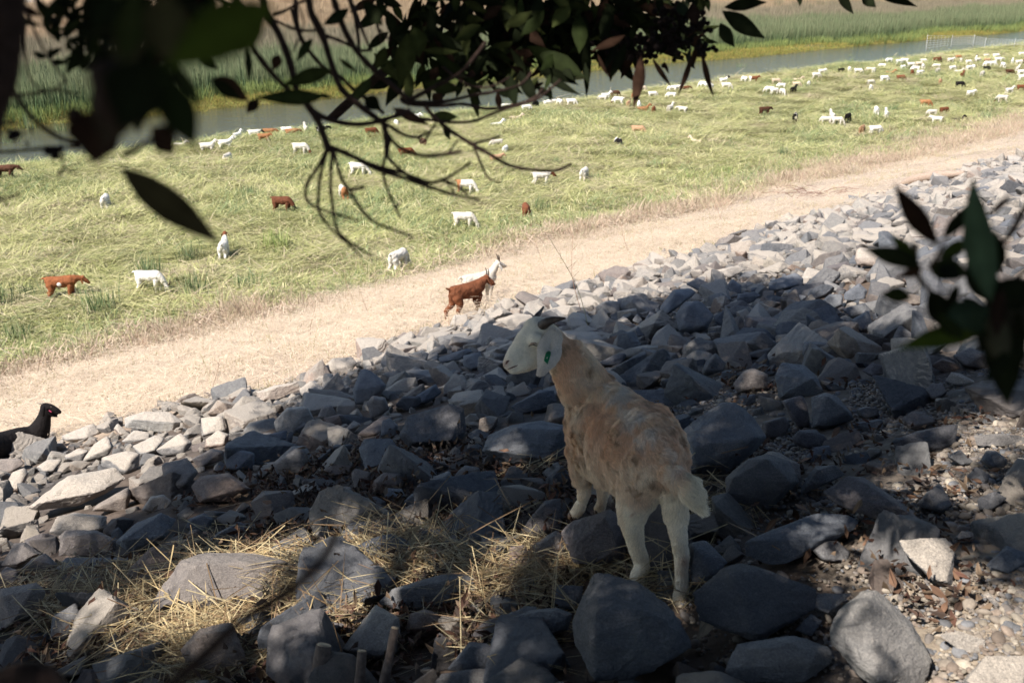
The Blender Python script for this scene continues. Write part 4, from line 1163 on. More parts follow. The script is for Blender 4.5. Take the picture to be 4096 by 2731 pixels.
def crown():
    r_ = np.random.default_rng(12)
    # leaf sprays: meshes of the crown's sources
    objs = []
    for k in range(6):
        vs, fs, cs = [], [], []
        n = 90
        for j in range(n):
            L = r_.uniform(.07, .12); W = L * r_.uniform(.27, .36)
            v = np.array([(0, 0, 0), (L * .35, W * .5, .004), (L * .75, W * .36, -.006), (L, 0, -.015), (L * .75, -W * .36, -.006), (L * .35, -W * .5, .004)])
            e = Euler((r_.normal() * .9, r_.normal() * .7 + .4, r_.uniform(0, 6.28))).to_matrix()
            v = v @ np.array(e).T + r_.normal(size=3) * np.array([.12, .12, .07])
            base = len(vs) * 6
            vs.append(v); fs += [(base, base + 1, base + 2, base + 3), (base, base + 3, base + 4, base + 5)]
            cs += [np.array([G0, G1, G2, G0][r_.integers(4)]) * r_.uniform(.8, 1.3)] * 6
        objs.append(bpy.data.objects.new('source_spray_%d' % k, mesh_np('source_spray', np.vstack(vs), np.array(fs), M_LEAF, False, np.array(cs))))
    coll = source_collection('spray_sources', objs)
    N = 30000
    s = r_.uniform(-5.5, 10.5, N); t = r_.uniform(-9, 13, N)
    x, y = xy_of(s, t)
    z = height(x, y)
    dmar = shade_edge(t) - s
    px, py, D = project(np.stack([x, y, z], -1))
    ex = np.array([q[0] for q in EDGE_PX], float); ey = np.array([q[1] for q in EDGE_PX], float)
    front = (D > 1.2) & (px > -150) & (px < 1100)
    inside = py - np.interp(px, ex, ey) > r_.normal(.17, .05, N) * F_PX / np.maximum(D, 1)
    keep = np.where(front, inside, dmar > .4)
    for an in range(9):
        rr_ = 0 if an == 8 else .2
        qx, qy, qd = project(np.stack([x + rr_ * math.cos(an * math.pi / 4), y + rr_ * math.sin(an * math.pi / 4), z], -1))
        keep &= ~(in_poly(qx, qy, OPEN_PX) & (qd > .8))
    for hx, hy, hr in HOLES_W:
        keep &= ((x - hx) ** 2 + (y - hy) ** 2) > (hr + .16) ** 2
    # clumpy density
    dn = n2(x * .9, y * .9, 91, 3)
    keep &= r_.random(N) < np.clip(.78 + .40 * dn, .3, 1)
    vis = in_view(np.stack([x, y, z], -1), 260, -5)
    keep &= vis | (r_.random(N) < .25)
    x, y, z = x[keep], y[keep], z[keep]
    n = len(x)
    hgt = r_.uniform(1.4, 4.2, n)
    k = (CZ + hgt - z) / SUN_TO.z
    pts = np.stack([x + SUN_TO.x * k, y + SUN_TO.y * k, z + SUN_TO.z * k], -1)
    # sprays added along the sun's rays to keep the standing goat shaded
    gb = np.array([P(a, b, D_)[:] for a, b, D_ in ((600, 400, 3.98), (625, 430, 3.85), (650, 450, 3.7), (620, 460, 3.85), (560, 355, 3.96), (530, 345, 3.92), (660, 475, 3.62), (640, 440, 3.8), (590, 430, 4), (640, 520, 3.75), (680, 540, 3.66), (575, 380, 3.98), (605, 445, 3.95))])
    gb = np.repeat(gb, 8, 0) + r_.normal(size=(13 * 8, 3)) * .09
    kk = (CZ + r_.uniform(1.2, 3.6, len(gb)) - gb[:, 2]) / SUN_TO.z
    pts = np.vstack([pts, gb + np.array(SUN_TO[:]) * kk[:, None]])
    tw = np.array([P(a, b, D_)[:] for D_, w0, w1, px_ in TWIGS if D_ > 1.25 for a, b in px_[::2]])
    tw = np.repeat(tw, 3, 0); tw = tw + r_.normal(size=tw.shape) * .10  # sprays added towards the sun to shade the twigs
    pts = np.vstack([pts, tw + np.array(SUN_TO[:]) * r_.uniform(1.2, 3.4, (len(tw), 1))])
    nl = np.array([P(a, b, D_)[:] for a, b, D_ in [(900, 250, .85), (930, 300, .83), (960, 300, .8), (985, 240, .8), (990, 340, .8), (950, 330, .8), (1010, 300, .8), (905, 340, .8), (1000, 390, .8), (975, 210, .85), (920, 210, .85), (880, 250, .85)]
                   + [(x_, y_, d_) for x_ in (60, 95, 130, 165, 200, 235, 260) for y_, d_ in ((0, .5), (40, .5), (80, .48), (120, .52))] + [(150, 190, .72), (190, 220, .72)]])
    nl = np.repeat(nl, 6, 0); nl = nl + r_.normal(size=nl.shape) * .07  # sprays added to shade the leaves close to the lens
    pts = np.vstack([pts, nl + np.array(SUN_TO[:]) * r_.uniform(1.1, 2.8, (len(nl), 1))])
    # where each spray's shadow lands; the sunny gap at the right stays open
    lz = np.full(len(pts), CZ - 2.0)
    for _ in range(4):
        kq = (pts[:, 2] - lz) / SUN_TO.z
        gx, gy = pts[:, 0] - SUN_TO.x * kq, pts[:, 1] - SUN_TO.y * kq
        lz = height(gx, gy)
    ok_ = np.ones(len(pts), bool)
    for an in range(9):
        rr_ = 0 if an == 8 else .26
        qx, qy, qd = project(np.stack([gx + rr_ * math.cos(an * math.pi / 4), gy + rr_ * math.sin(an * math.pi / 4), lz + .05], -1))
        ok_ &= ~(in_poly(qx, qy, OPEN_PX) & (qd > .8))
    print('opened', (~ok_).sum())
    pts = pts[ok_]
    n = len(pts)
    pts -= np.array(TI[:])
    o = scatter('crown', pts, r_.uniform(-3, 3, (n, 3)) * np.array([.25, .25, 1]), r_.uniform(.75, 1.15, n), r_.integers(0, 6, n), coll, tree)
    print('crown sprays', n, 'z range', pts[:, 2].min(), pts[:, 2].max())
    return pts
CROWN = crown()

def limbs():
    r_ = random.Random(4)
    base = Vector((0, 0, -.3))
    top = Vector((.3, .5, CZ + 1.2 - TI.z))
    v, f = tube([base, base.lerp(top, .35) + Vector((.12, 0, 0)), base.lerp(top, .7) + Vector((-.1, .1, 0)), top], [.24, .19, .15, .11], 12, 1, .05)
    mobj('trunk', mesh_py('trunk', v, f, M_BARK), tree)
    idx = np.random.default_rng(2).permutation(len(CROWN))[:46]
    vs, fs = [], []
    for i in idx:
        e = Vector(CROWN[i])
        a = base.lerp(top, r_.uniform(.6, 1))
        mid = a.lerp(e, .5) + Vector((r_.uniform(-.3, .3), r_.uniform(-.3, .3), r_.uniform(.1, .6)))
        if e.z < a.z: mid.z = max(mid.z, a.z + .2)
        mid.z = max(mid.z, CZ + .9 - TI.z)
        rr = .035 + .006 * (e - a).length
        path_ = [a, a.lerp(mid, .5) + Vector((0, 0, .15)), mid, mid.lerp(e, .5), e]
        pp = np.array([(path_[k].lerp(path_[k + 1], u) + TI)[:] for k in range(4) for u in np.linspace(0, 1, 12)])
        lz = np.full(len(pp), CZ - 2.0)
        for _ in range(4):
            kq = (pp[:, 2] - lz) / SUN_TO.z
            gx, gy = pp[:, 0] - SUN_TO.x * kq, pp[:, 1] - SUN_TO.y * kq
            lz = height(gx, gy)
        qx, qy, qd = project(np.stack([gx, gy, lz], -1))
        if (in_poly(qx, qy, [(840, 1000), (840, 590), (900, 540), (1150, 540), (1400, 1000)]) & (qd > .8)).any(): continue
        v, f = tube([a, a.lerp(mid, .5) + Vector((0, 0, .15)), mid, mid.lerp(e, .5), e], [rr, rr * .8, rr * .55, rr * .35, rr * .15], 6, int(i), .08)
        fs += [tuple(q + len(vs) for q in x) for x in f]; vs += v
    mobj('limbs', mesh_py('limbs', vs, fs, M_BARK), tree)['kind'] = 'stuff'
limbs()
# ================================================================ grass, reeds, straw, gravel
M_GRASS = attr_mat('grass_blades', rough=.75, var=.15, scale=3, translucent=.15, spec=.12, rand=.16)
M_STRAW = attr_mat('straw_stalks', rough=.6, var=.15, scale=12, translucent=.10, spec=.25, rand=.12)
M_LITTER = attr_mat('leaf_litter_brown', rough=.8, var=.2, scale=12, spec=.15, rand=.3)

def blade_strip(p0, d, length, width, arc, nseg, upv, col0, col1):
    """flat blade from p0 heading along d (unit), sagging by arc; returns verts, cols"""
    side = np.cross(d, upv); n = np.linalg.norm(side)
    side = side / n if n > 1e-6 else np.array([1., 0, 0])
    v, c = [], []
    for i in range(nseg + 1):
        u = i / nseg
        p = p0 + d * length * u + np.array([0, 0, -arc * length * u * u])
        w = width * .5 * (1 - u ** 3 * .85)
        v += [p - side * w, p + side * w]
        c += [col0 * (1 - u) + col1 * u] * 2
    return v, c

def blades_mesh(name, gens, mat):
    vs, fs, cs = [], [], []
    for v, c in gens:
        b = len(vs)
        vs += v; cs += c
        for i in range(len(v) // 2 - 1):
            a = b + 2 * i
            fs.append((a, a + 1, a + 3, a + 2))
    return mesh_np(name, np.array(vs), np.array(fs), mat, False, np.array(cs))

def A(*x): return np.array(x, float)
YG = [A(.46, .45, .20), A(.37, .38, .14), A(.56, .51, .27), A(.24, .26, .10), A(.48, .46, .22), A(.66, .60, .36), A(.13, .13, .055)]
def mat_clump(seed, n=70, spread=.5, lie=.18, upright=.0, cols=YG, L=(.35, .95), W=(.009, .022), flow=.4):
    r = np.random.default_rng(seed)
    out = []
    for k in range(n):
        az = r.normal() * flow + (math.pi if r.random() < .35 else 0)
        el = abs(r.normal()) * lie + (r.uniform(.5, 1.2) if r.random() < upright else 0)
        d = A(math.cos(az) * math.cos(el), math.sin(az) * math.cos(el), math.sin(el))
        p0 = A(r.normal() * spread * .6, r.normal() * spread * .6, r.uniform(.0, .16))
        l = r.uniform(*L)
        c = cols[r.integers(len(cols))] * r.uniform(.75, 1.15)
        out.append(blade_strip(p0 - d * l * .3 * (1 if el < .4 else 0), d, l, r.uniform(*W), math.sin(el) * r.uniform(.3, .9), 3, A(0, 0, 1) if el < .8 else A(1, .3, 0), c * .8, c * 1.1))
    return out

def tuft(seed, n=50, h=(.4, .8), spread=.12, splay=.28, cols=None, W=(.008, .016), tipc=None):
    r = np.random.default_rng(seed)
    cols = cols or [A(.10, .16, .06), A(.15, .21, .08), A(.22, .27, .10), A(.30, .32, .15)]
    out = []
    for k in range(n):
        az = r.uniform(0, 6.28); el = math.pi / 2 - abs(r.normal()) * splay
        d = A(math.cos(az) * math.cos(el), math.sin(az) * math.cos(el), math.sin(el))
        p0 = A(r.normal() * spread, r.normal() * spread, -.03)
        l = r.uniform(*h)
        c = cols[r.integers(len(cols))] * r.uniform(.8, 1.15)
        c1 = c * 1.2 if tipc is None else tipc * r.uniform(.8, 1.2)
        out.append(blade_strip(p0, d, l, r.uniform(*W), r.uniform(.0, .25) * (1 - math.sin(el) * .7), 3, A(math.sin(az), -math.cos(az), .01), c * .7, c1))
    return out

def S(name, gens, mat): return bpy.data.objects.new('source_' + name, blades_mesh('source_' + name, gens, mat))

def flow_az(x, y):
    return R(20) + 1.5 * n2(x * .16, y * .16, 61, 2) + .5 * n2(x * .6, y * .6, 62, 2)

def fieldscatter():
    r = np.random.default_rng(21)
    DRY = [A(.58, .48, .32), A(.50, .40, .27), A(.46, .43, .24)]
    GRN = [A(.25, .31, .14), A(.30, .35, .15), A(.36, .38, .18), A(.18, .23, .11)]
    src = [S('a0', mat_clump(1), M_GRASS), S('a1', mat_clump(2, flow=.25), M_GRASS), S('a2', mat_clump(3, flow=.8), M_GRASS), S('a3', mat_clump(4, cols=YG[:3], flow=.3, L=(.6, 1.2)), M_GRASS),
           S('a4', mat_clump(5, cols=GRN, lie=.3, upright=.15), M_GRASS), S('a5', mat_clump(6, cols=DRY, flow=.6), M_GRASS), S('a6', mat_clump(7, cols=GRN + YG, upright=.35, flow=1.2, L=(.25, .6)), M_GRASS),
           S('a7', tuft(8, 46, (.25, .5), .22, .6, GRN + YG[:2]), M_GRASS)]
    coll = source_collection('marsh_sources', src)
    N = 60000
    s = r.uniform(18.6, 44.8, N)
    t = r.uniform(-45, 190, N)
    near = r.random(N) < .5
    t = np.where(near, r.uniform(-32, 40, N), t)
    x, y = xy_of(s, t)
    z = height(x, y)
    p = np.stack([x, y, z], -1)
    fe = field_edge(x, y)
    keep = in_view(p, 90) & (s > fe + r.normal(0, .25, N))
    _, _, D = project(p)
    keep &= r.random(N) < np.clip(1.2 - D / 230, .5, 1)
    x, y, z, s, t, D = (a[keep] for a in (x, y, z, s, t, D))
    n = len(x)
    g = n2(x * .22, y * .22, 66, 3)
    e = s - field_edge(x, y)
    wts = np.zeros((n, 8))
    wts[:, 0] = 1; wts[:, 1] = 1.2; wts[:, 2] = .8; wts[:, 3] = 1.1
    wts[:, 4] = np.clip(.35 + g * 1.6, .1, 1.6); wts[:, 5] = np.clip(.25 - g * 1.4, .08, 1.2); wts[:, 6] = np.clip(.2 + g, .05, 1) ; wts[:, 7] = np.clip(.1 + g * .9, .02, .8)
    rim = np.clip(1 - e / 3.5, 0, 1)
    wts[:, 6] += rim * 3.0; wts[:, 7] += rim * 1.6
    wts = wts.cumsum(1) / wts.sum(1)[:, None]
    idx = (r.random(n)[:, None] > wts).sum(1)
    rot = np.stack([r.normal(0, .10, n), r.normal(0, .10, n), flow_az(x, y) + r.normal(0, .85, n)], -1)
    sc = r.uniform(.75, 1.25, n) * np.interp(D, [20, 60, 150], [.9, 1.05, 1.5])
    o = scatter('trampled_grass', np.stack([x, y, z - .02], -1), rot, sc, idx, coll)
    tag(o, 'trampled yellow-green marsh grass lying in swirls', 'grass', kind='stuff')
    print('field clumps', n)
    PK = [A(.50, .38, .28), A(.58, .46, .34), A(.42, .30, .22), A(.44, .40, .25)]
    fs_ = [S('e%d' % k, tuft(80 + k, 40, (.15, .5), .22, .7, PK, (.006, .012)), M_STRAW) for k in range(3)] + [S('e3', mat_clump(84, 50, .4, .2, .2, PK, (.2, .6)), M_STRAW)]
    cf = source_collection('fringe_sources', fs_)
    N = 9000
    t = r.uniform(-14, 90, N); s = 19.4 + r.normal(0, .9, N) + .02 * np.clip(t, 0, 99) * r.normal(0, 1, N)
    x, y = xy_of(s, t); z = height(x, y); p = np.stack([x, y, z], -1)
    keep = in_view(p, 60) & (r.random(N) < np.clip(.35 + n2(x * .4, y * .4, 88, 2) + .012 * t, .05, 1))
    x, y, z = x[keep], y[keep], z[keep]; n = len(x)
    o = scatter('dry_grass', np.stack([x, y, z - .02], -1), np.stack([r.normal(0, .1, n), r.normal(0, .1, n), r.uniform(0, 6.28, n)], -1), r.uniform(.7, 1.3, n), r.integers(0, 4, n), cf)
    tag(o, 'pinkish dry grass fringing the path beside the marsh', 'grass', kind='stuff')
    # far-bank bulrushes
    RG = [A(.09, .18, .075), A(.11, .20, .08), A(.14, .22, .10), A(.18, .24, .10)]
    BRN = A(.29, .23, .16)
    rs = [S('b0', tuft(31, 60, (1.4, 2.1), .42, .10, RG, (.014, .03), A(.21, .22, .12)), M_GRASS), S('b1', tuft(32, 60, (1.3, 2.0), .42, .12, RG, (.014, .03), A(.16, .20, .10)), M_GRASS),
          S('b2', tuft(33, 60, (1.2, 1.9), .42, .14, RG, (.014, .03), BRN), M_GRASS), S('b3', tuft(34, 50, (.5, 1.0), .4, .3, [A(.21, .25, .08), A(.27, .29, .10), A(.16, .21, .07)], (.014, .03)), M_GRASS),
          S('b4', tuft(35, 60, (.7, 1.2), .5, .3, [A(.36, .27, .17), A(.42, .32, .21)], (.012, .024)), M_GRASS), S('b5', tuft(36, 50, (.15, .4), .5, .6, [A(.30, .27, .07), A(.34, .26, .08), A(.22, .24, .06)], (.014, .03)), M_GRASS)]
    coll2 = source_collection('reed_sources', rs)
    N = 52000
    s = 57.4 + r.random(N) ** 1.35 * 50
    t = r.uniform(-70, 330, N)
    x, y = xy_of(s, t); z = height(x, y)
    sw = s + river_wiggle(s, t)
    p = np.stack([x, y, z], -1)
    keep = in_view(p, 90) & (sw > 57.9) & (sw < 106.5)
    _, _, D = project(p)
    keep &= r.random(N) < np.where(sw < 70, 1, .62)
    x, y, z, s, t, sw = (a[keep] for a in (x, y, z, s, t, sw)); n = len(x)
    g = n2(x * .08, y * .08, 67, 3)
    tall = 61.0 + 2.2 * n2(t * .06, 0, 68, 2)
    idx = np.where(sw < tall - 1.6, 5, np.where(sw < tall, np.where(r.random(n) < .6, 3, 5), np.where(sw < tall + 13 + 4 * g, np.where(r.random(n) < .3, 1, 0), 2)))
    mx = (sw > tall + 9) & (r.random(n) < .35); idx = np.where(mx, 2, idx)
    dry = sw + 5 * g > 89 + 2 * r.normal(size=n)
    idx = np.where(dry, 4, idx)
    sc = r.uniform(.8, 1.2, n)
    o = scatter('reed_bed', np.stack([x, y, z - .03], -1), np.stack([r.normal(.0, .06, n), r.normal(.05, .06, n), r.uniform(0, 6.28, n)], -1), np.stack([sc * 1.15, sc * 1.15, sc], -1), idx, coll2)
    tag(o, 'dense green bulrushes with brown tops on the far bank', 'reeds', kind='stuff')
    print('reeds', n)
fieldscatter()

# ---- upright sedge clumps that stand out of the trampled marsh, each a plant
SEDGE = [ # px, py, height m, width scale, label
 (103, 318, .95, 1.5, 'large blue-green sedge clump between the brown and the white grazing goats'),
 (152, 279, .8, 1.1, 'sedge clump with reddish stems just behind the white grazing goat'),
 (197, 300, .85, 1.0, 'sedge clump with straw-coloured stalks right of the white grazing goat'),
 (192, 264, .7, 1.0, 'sedge clump under the tip of the long blurred leaf'),
 (246, 292, .6, 1.0, 'ragged sedge clump on the slope right of the straw-stalked one'),
 (3, 310, .9, 1.2, 'dark sedge clump cut by the left edge of the picture'),
 (16, 345, .6, 1.2, 'low dark green sedge clump at the left edge above the path'),
 (30, 300, .55, .8, 'small sedge clump behind the white-bellied brown goat'),
 (277, 250, .8, 1.3, 'bushy bright green sedge clump below the brown goat with a black head'),
 (340, 222, .6, 1.0, 'sedge clump below the hanging twigs'),
 (424, 200, .5, 1.0, 'pale sedge clump near the tip of the lowest long twig'),
 (248, 197, .5, .8, 'sedge clump in the open marsh near the left hanging leaf'),
 (540, 215, .7, 1.0, 'tall sedge clump beside the round-backed rusty brown goat'),
 (600, 184, .5, 1.0, 'sedge clump beside the white goat seen from behind, mid marsh'),
 (690, 182, .6, 1.3, 'bright yellow-green sedge clump in the middle of the marsh'),
 (725, 176, .5, 1.1, 'yellow-green sedge clump right of the brightest one'),
 (655, 170, .5, 1.0, 'small green sedge clump below the far-off tan goat'),
 (557, 166, .5, 1.0, 'pale green sedge clump above the white goat with a brown head'),
 (783, 325*0+158, .6, 1.0, 'isolated sedge clump with two long bent stalks on the right of the marsh'),
 (893, 112, .6, 1.0, 'white-tipped sedge clump beside two white goats far right'),
 (985, 122, .7, 1.4, 'broad white-tipped sedge clump near the right edge'),
 (912, 76, .6, .8, 'thin tall rushes amid the white goats far right'),
 (740, 74, 1.1, 1.0, 'tall thin rush clump standing at the water behind two goats'),
 (850, 62, .9, .8, 'rush clump at the water right of the black goat'),
 (30, 135, 1.5, 1.4, 'tall rushes on the near bank at the left edge'),
 (62, 140, 1.2, 1.0, 'rushes with brown heads on the near bank, second from the left'),
 (10, 155, 1.3, 1.3, 'green rush clump in the left corner by the water'),
]
def sedges():
    SG = [A(.09, .15, .075), A(.14, .20, .09), A(.24, .28, .13), A(.38, .38, .22), A(.12, .18, .08)]
    BG = [A(.20, .28, .08), A(.26, .32, .10), A(.34, .36, .16)]
    for i, (px, py, h, w, lab) in enumerate(SEDGE):
        g, D = ground_pt(px, py)
        cols = BG if 'bright' in lab or 'yellow' in lab else SG
        gens = tuft(500 + i, 90, (h * .5, h * 1.05), .16 * w, .24, cols, (.012, .022))
        o = mobj('sedge_clump', blades_mesh('sedge_clump', gens, M_GRASS), None, g)
        tag(o, lab, 'sedge plant', 'upright sedge clumps in the marsh')
sedges()

# ---- straw and dry weeds on the path
def path_cover():
    r = np.random.default_rng(31)
    SC_ = [A(.62, .49, .355), A(.54, .42, .30), A(.46, .37, .275), A(.70, .57, .42)]
    def bits(seed, n, L, W, spread, lie=.08):
        q = np.random.default_rng(seed); out = []
        for k in range(n):
            az = q.uniform(0, 6.28); el = abs(q.normal()) * lie
            d = A(math.cos(az) * math.cos(el), math.sin(az) * math.cos(el), math.sin(el))
            c = SC_[q.integers(4)] * q.uniform(.75, 1.15)
            out.append(blade_strip(A(q.normal() * spread, q.normal() * spread, q.uniform(.004, .03)), d, q.uniform(*L), q.uniform(*W), .1, 1, A(0, 0, 1), c, c))
        return out
    src = [S('c%d' % k, bits(40 + k, 60, (.05, .28), (.004, .009), .28), M_STRAW) for k in range(4)]
    src += [S('c4', tuft(45, 26, (.06, .16), .10, .5, [A(.55, .44, .28), A(.40, .38, .18)], (.004, .007)), M_STRAW), S('c5', tuft(46, 24, (.05, .14), .08, .5, [A(.24, .28, .10), A(.30, .30, .13)], (.004, .007)), M_GRASS)]
    coll = source_collection('straw_bit_sources', src)
    N = 30000
    s = r.uniform(10.3, 20.6, N); t = np.where(r.random(N) < .6, r.uniform(-14, 22, N), r.uniform(-14, 70, N))
    x, y = xy_of(s, t); z = height(x, y)
    p = np.stack([x, y, z], -1)
    re, fe = rock_edge(x, y), field_edge(x, y)
    keep = in_view(p, 60) & (s > re - .8) & (s < fe + .8)
    keep &= r.random(N) < np.clip(.55 + .5 * n2(x * .6, y * .6, 81, 3) + .25 * (s - re) / 8, .12, 1)
    x, y, z, s = (a[keep] for a in (x, y, z, s)); n = len(x)
    e = (s - rock_edge(x, y)) / 8
    idx = np.where(r.random(n) < .10 + .12 * e, 4, r.integers(0, 4, n))
    idx = np.where(r.random(n) < np.where(e < .12, .10, .015), 5, idx)
    o = scatter('straw', np.stack([x, y, z], -1), np.stack([r.normal(0, .05, n), r.normal(0, .05, n) , r.uniform(0, 6.28, n)], -1), r.uniform(.8, 1.3, n), idx, coll)
    tag(o, 'bleached straw strewn over the sunlit dirt path', 'straw', kind='stuff')
    # loose stalks heaped among the stones in the shade
    def stalks(seed, n, spread, L=(.08, .34), W=(.0022, .0055), lie=.10, stack=.035):
        q = np.random.default_rng(seed); out = []
        G = [A(.50, .38, .20), A(.60, .49, .29), A(.38, .27, .14), A(.46, .38, .23), A(.27, .18, .10), A(.20, .13, .08)]
        a0 = q.uniform(0, 3.14)
        for k in range(n):
            az = a0 + q.normal() * .8; el = q.normal() * lie
            if q.random() < .035: el = q.uniform(.4, 1.1)
            d = A(math.cos(az) * math.cos(el), math.sin(az) * math.cos(el), math.sin(el))
            c = G[q.integers(6)] * q.uniform(.7, 1.15)
            l = q.uniform(*L)
            w = q.uniform(*W)
            p0 = A(q.normal() * spread, q.normal() * spread, q.uniform(.0, stack)) - d * l * .4
            out.append(blade_strip(p0, d, l, w, q.uniform(-.08, .12), 2, A(0, 0, 1), c, c * 1.1))
            out.append(blade_strip(p0, d, l, w, q.uniform(-.08, .12) * 0, 1, A(math.sin(az), -math.cos(az), .2), c * .9, c))
        return out
    src = [S('d%d' % k, stalks(60 + k, 46, .13), M_STRAW) for k in range(4)] + [S('d%d' % (4 + k), stalks(70 + k, 14, .16, (.15, .45), (.003, .006), .3), M_STRAW) for k in range(3)]
    coll = source_collection('stalk_sources', src)
    pts, idx = [], []
    zones = [((130, 615), 62, 24, 230, 1), ((215, 655), 45, 14, 130, 1), ((235, 585), 40, 10, 70, 1), ((320, 585), 60, 22, 130, 1), ((385, 568), 60, 14, 100, 1), ((440, 548), 34, 6, 22, 1), ((475, 568), 40, 6, 26, 1), ((545, 480), 20, 6, 16, .5),
             ((575, 578), 46, 8, 38, 1), ((655, 588), 26, 6, 26, 1), ((705, 500), 24, 12, 24, .6), ((540, 592), 30, 10, 30, 1), ((60, 600), 40, 20, 40, 1), ((380, 600), 50, 20, 50, .8), ((200, 560), 20, 8, 24, 1), ((740, 515), 20, 10, 12, .5), ((475, 520), 20, 10, 6, .4), ((330, 640), 60, 20, 30, .5), ((500, 640), 60, 20, 26, .4)]
    for (c, sx, sy, n, f) in zones:
        for k in range(n):
            a, b = c[0] + r.normal() * sx * .55, c[1] + r.normal() * sy * .55
            g, D = ground_pt(a, b)
            if r.random() > .36: continue
            pts.append((g.x, g.y, g.z + r.uniform(.0, .045)))
            idx.append(r.integers(0, 4) if r.random() < f * .75 else 4 + r.integers(0, 3))
    n = len(pts)
    o = scatter('straw', pts, np.stack([r.normal(-.12, .12, n), r.normal(-.1, .12, n), r.uniform(0, 6.28, n)], -1), np.stack([r.uniform(.7, 1.15, n)] * 2 + [r.uniform(.4, .8, n)], -1), idx, coll)
    tag(o, 'golden straw stalks heaped between the shaded boulders', 'straw', kind='stuff')
path_cover()

# ---- pebbles and fallen leaves
def pebbles():
    r = np.random.default_rng(51)
    src = []
    cols = [(.22, .185, .15), (.16, .14, .125), (.29, .25, .20), (.19, .15, .12), (.15, .15, .155)]
    for k in range(5):
        V, F = ICO[2]
        v = V * np.array([1, r.uniform(.6, .9), r.uniform(.4, .65)])
        v = v * (1 + .16 * vnoise(V * 1.6 + k * 9)[:, None])
        c = np.array(cols[k])[None] * (1 + .2 * vnoise(V * 3 + k))[:, None]
        src.append(bpy.data.objects.new('source_pebble_%d' % k, mesh_np('source_pebble', v, F, attr_mat('pebble_stone_%d' % k, rough=.85, var=.2, scale=3, rand=.3, spec=.25), True, c)))
    coll = source_collection('pebble_sources', src)
    zone = [(775, 395), (860, 380), (1100, 355), (1100, 720), (860, 720), (870, 600), (850, 545), (820, 520), (760, 470)]
    N = 150000
    x = r.uniform(.2, 4.6, N); y = r.uniform(1.2, 6.6, N)
    z = height(x, y)
    px, py, D = project(np.stack([x, y, z], -1))
    keep = in_poly(px, py, zone)
    soft = (px > 680) & (py > 380) & (px < 1100) & (py < 720) & (r.random(N) < .25)
    mid = (px > 560) & (px < 760) & (py > 360) & (py < 430) & (r.random(N) < .5)
    keep = (keep & (r.random(N) < .8)) | soft | mid
    x, y, z, D = (a[keep] for a in (x, y, z, D)); n = len(x)
    size = np.where(r.random(n) < .06, r.uniform(.014, .028, n), r.uniform(.004, .011, n))
    o = scatter('gravel', np.stack([x, y, z + size * .2], -1), np.stack([r.normal(0, .3, n), r.normal(0, .3, n), r.uniform(0, 6.28, n)], -1), size, r.integers(0, 5, n), coll)
    tag(o, 'small brown and grey pebbles covering the right-hand bank', 'gravel', kind='stuff')
    # dry leaves
    gens = []
    src = []
    LC = [A(.095, .048, .034), A(.075, .046, .034), A(.12, .07, .045), A(.055, .038, .03), A(.17, .12, .08)]
    for k in range(4):
        vs, fs, cs = [], [], []
        for j in range(26):
            L = r.uniform(.03, .075); W = L * r.uniform(.2, .4)
            v = np.array([(0, 0, 0), (L * .35, W * .5, .004), (L * .75, W * .36, .012), (L, 0, .012), (L * .75, -W * .36, -.004), (L * .35, -W * .5, .008)])
            e = Euler((r.normal() * .5, r.normal() * .4, r.uniform(0, 6.28))).to_matrix()
            v = v @ np.array(e).T + np.array([r.normal() * .09, r.normal() * .09, r.uniform(.0, .03)])
            b = len(vs) * 6
            vs.append(v); fs += [(b, b + 1, b + 2, b + 3), (b, b + 3, b + 4, b + 5)]
            cs += [LC[r.integers(5)] * r.uniform(.7, 1.2)] * 6
        src.append(bpy.data.objects.new('source_litter_%d' % k, mesh_np('source_litter', np.vstack(vs), np.array(fs), M_LITTER, False, np.array(cs))))
    coll = source_collection('litter_sources', src)
    N = 9000
    x = r.uniform(-2.6, 4.4, N); y = r.uniform(1.4, 6.4, N)
    z = height(x, y)
    px, py, D = project(np.stack([x, y, z], -1))
    w = .16 + .8 * n2(x * 1.3, y * 1.3, 95, 3)
    w = w * np.interp(py, [380, 440, 520, 690], [.1, .4, .9, 1]) * np.interp(px, [0, 250, 400, 760, 900, 1024], [.3, .5, .9, .8, .22, .12])
    keep = (px > -60) & (px < 1090) & (py < 730) & (r.random(N) < w)
    x, y, z = x[keep], y[keep], z[keep]; n = len(x)
    o = scatter('leaf_litter', np.stack([x, y, z + .01], -1), np.stack([r.normal(0, .2, n), r.normal(0, .2, n), r.uniform(0, 6.28, n)], -1), r.uniform(.8, 1.2, n), r.integers(0, 4, n), coll)
    tag(o, 'reddish brown dry leaves fallen between the stones', 'leaf litter', kind='stuff')
    print('pebbles, litter', n)
pebbles()

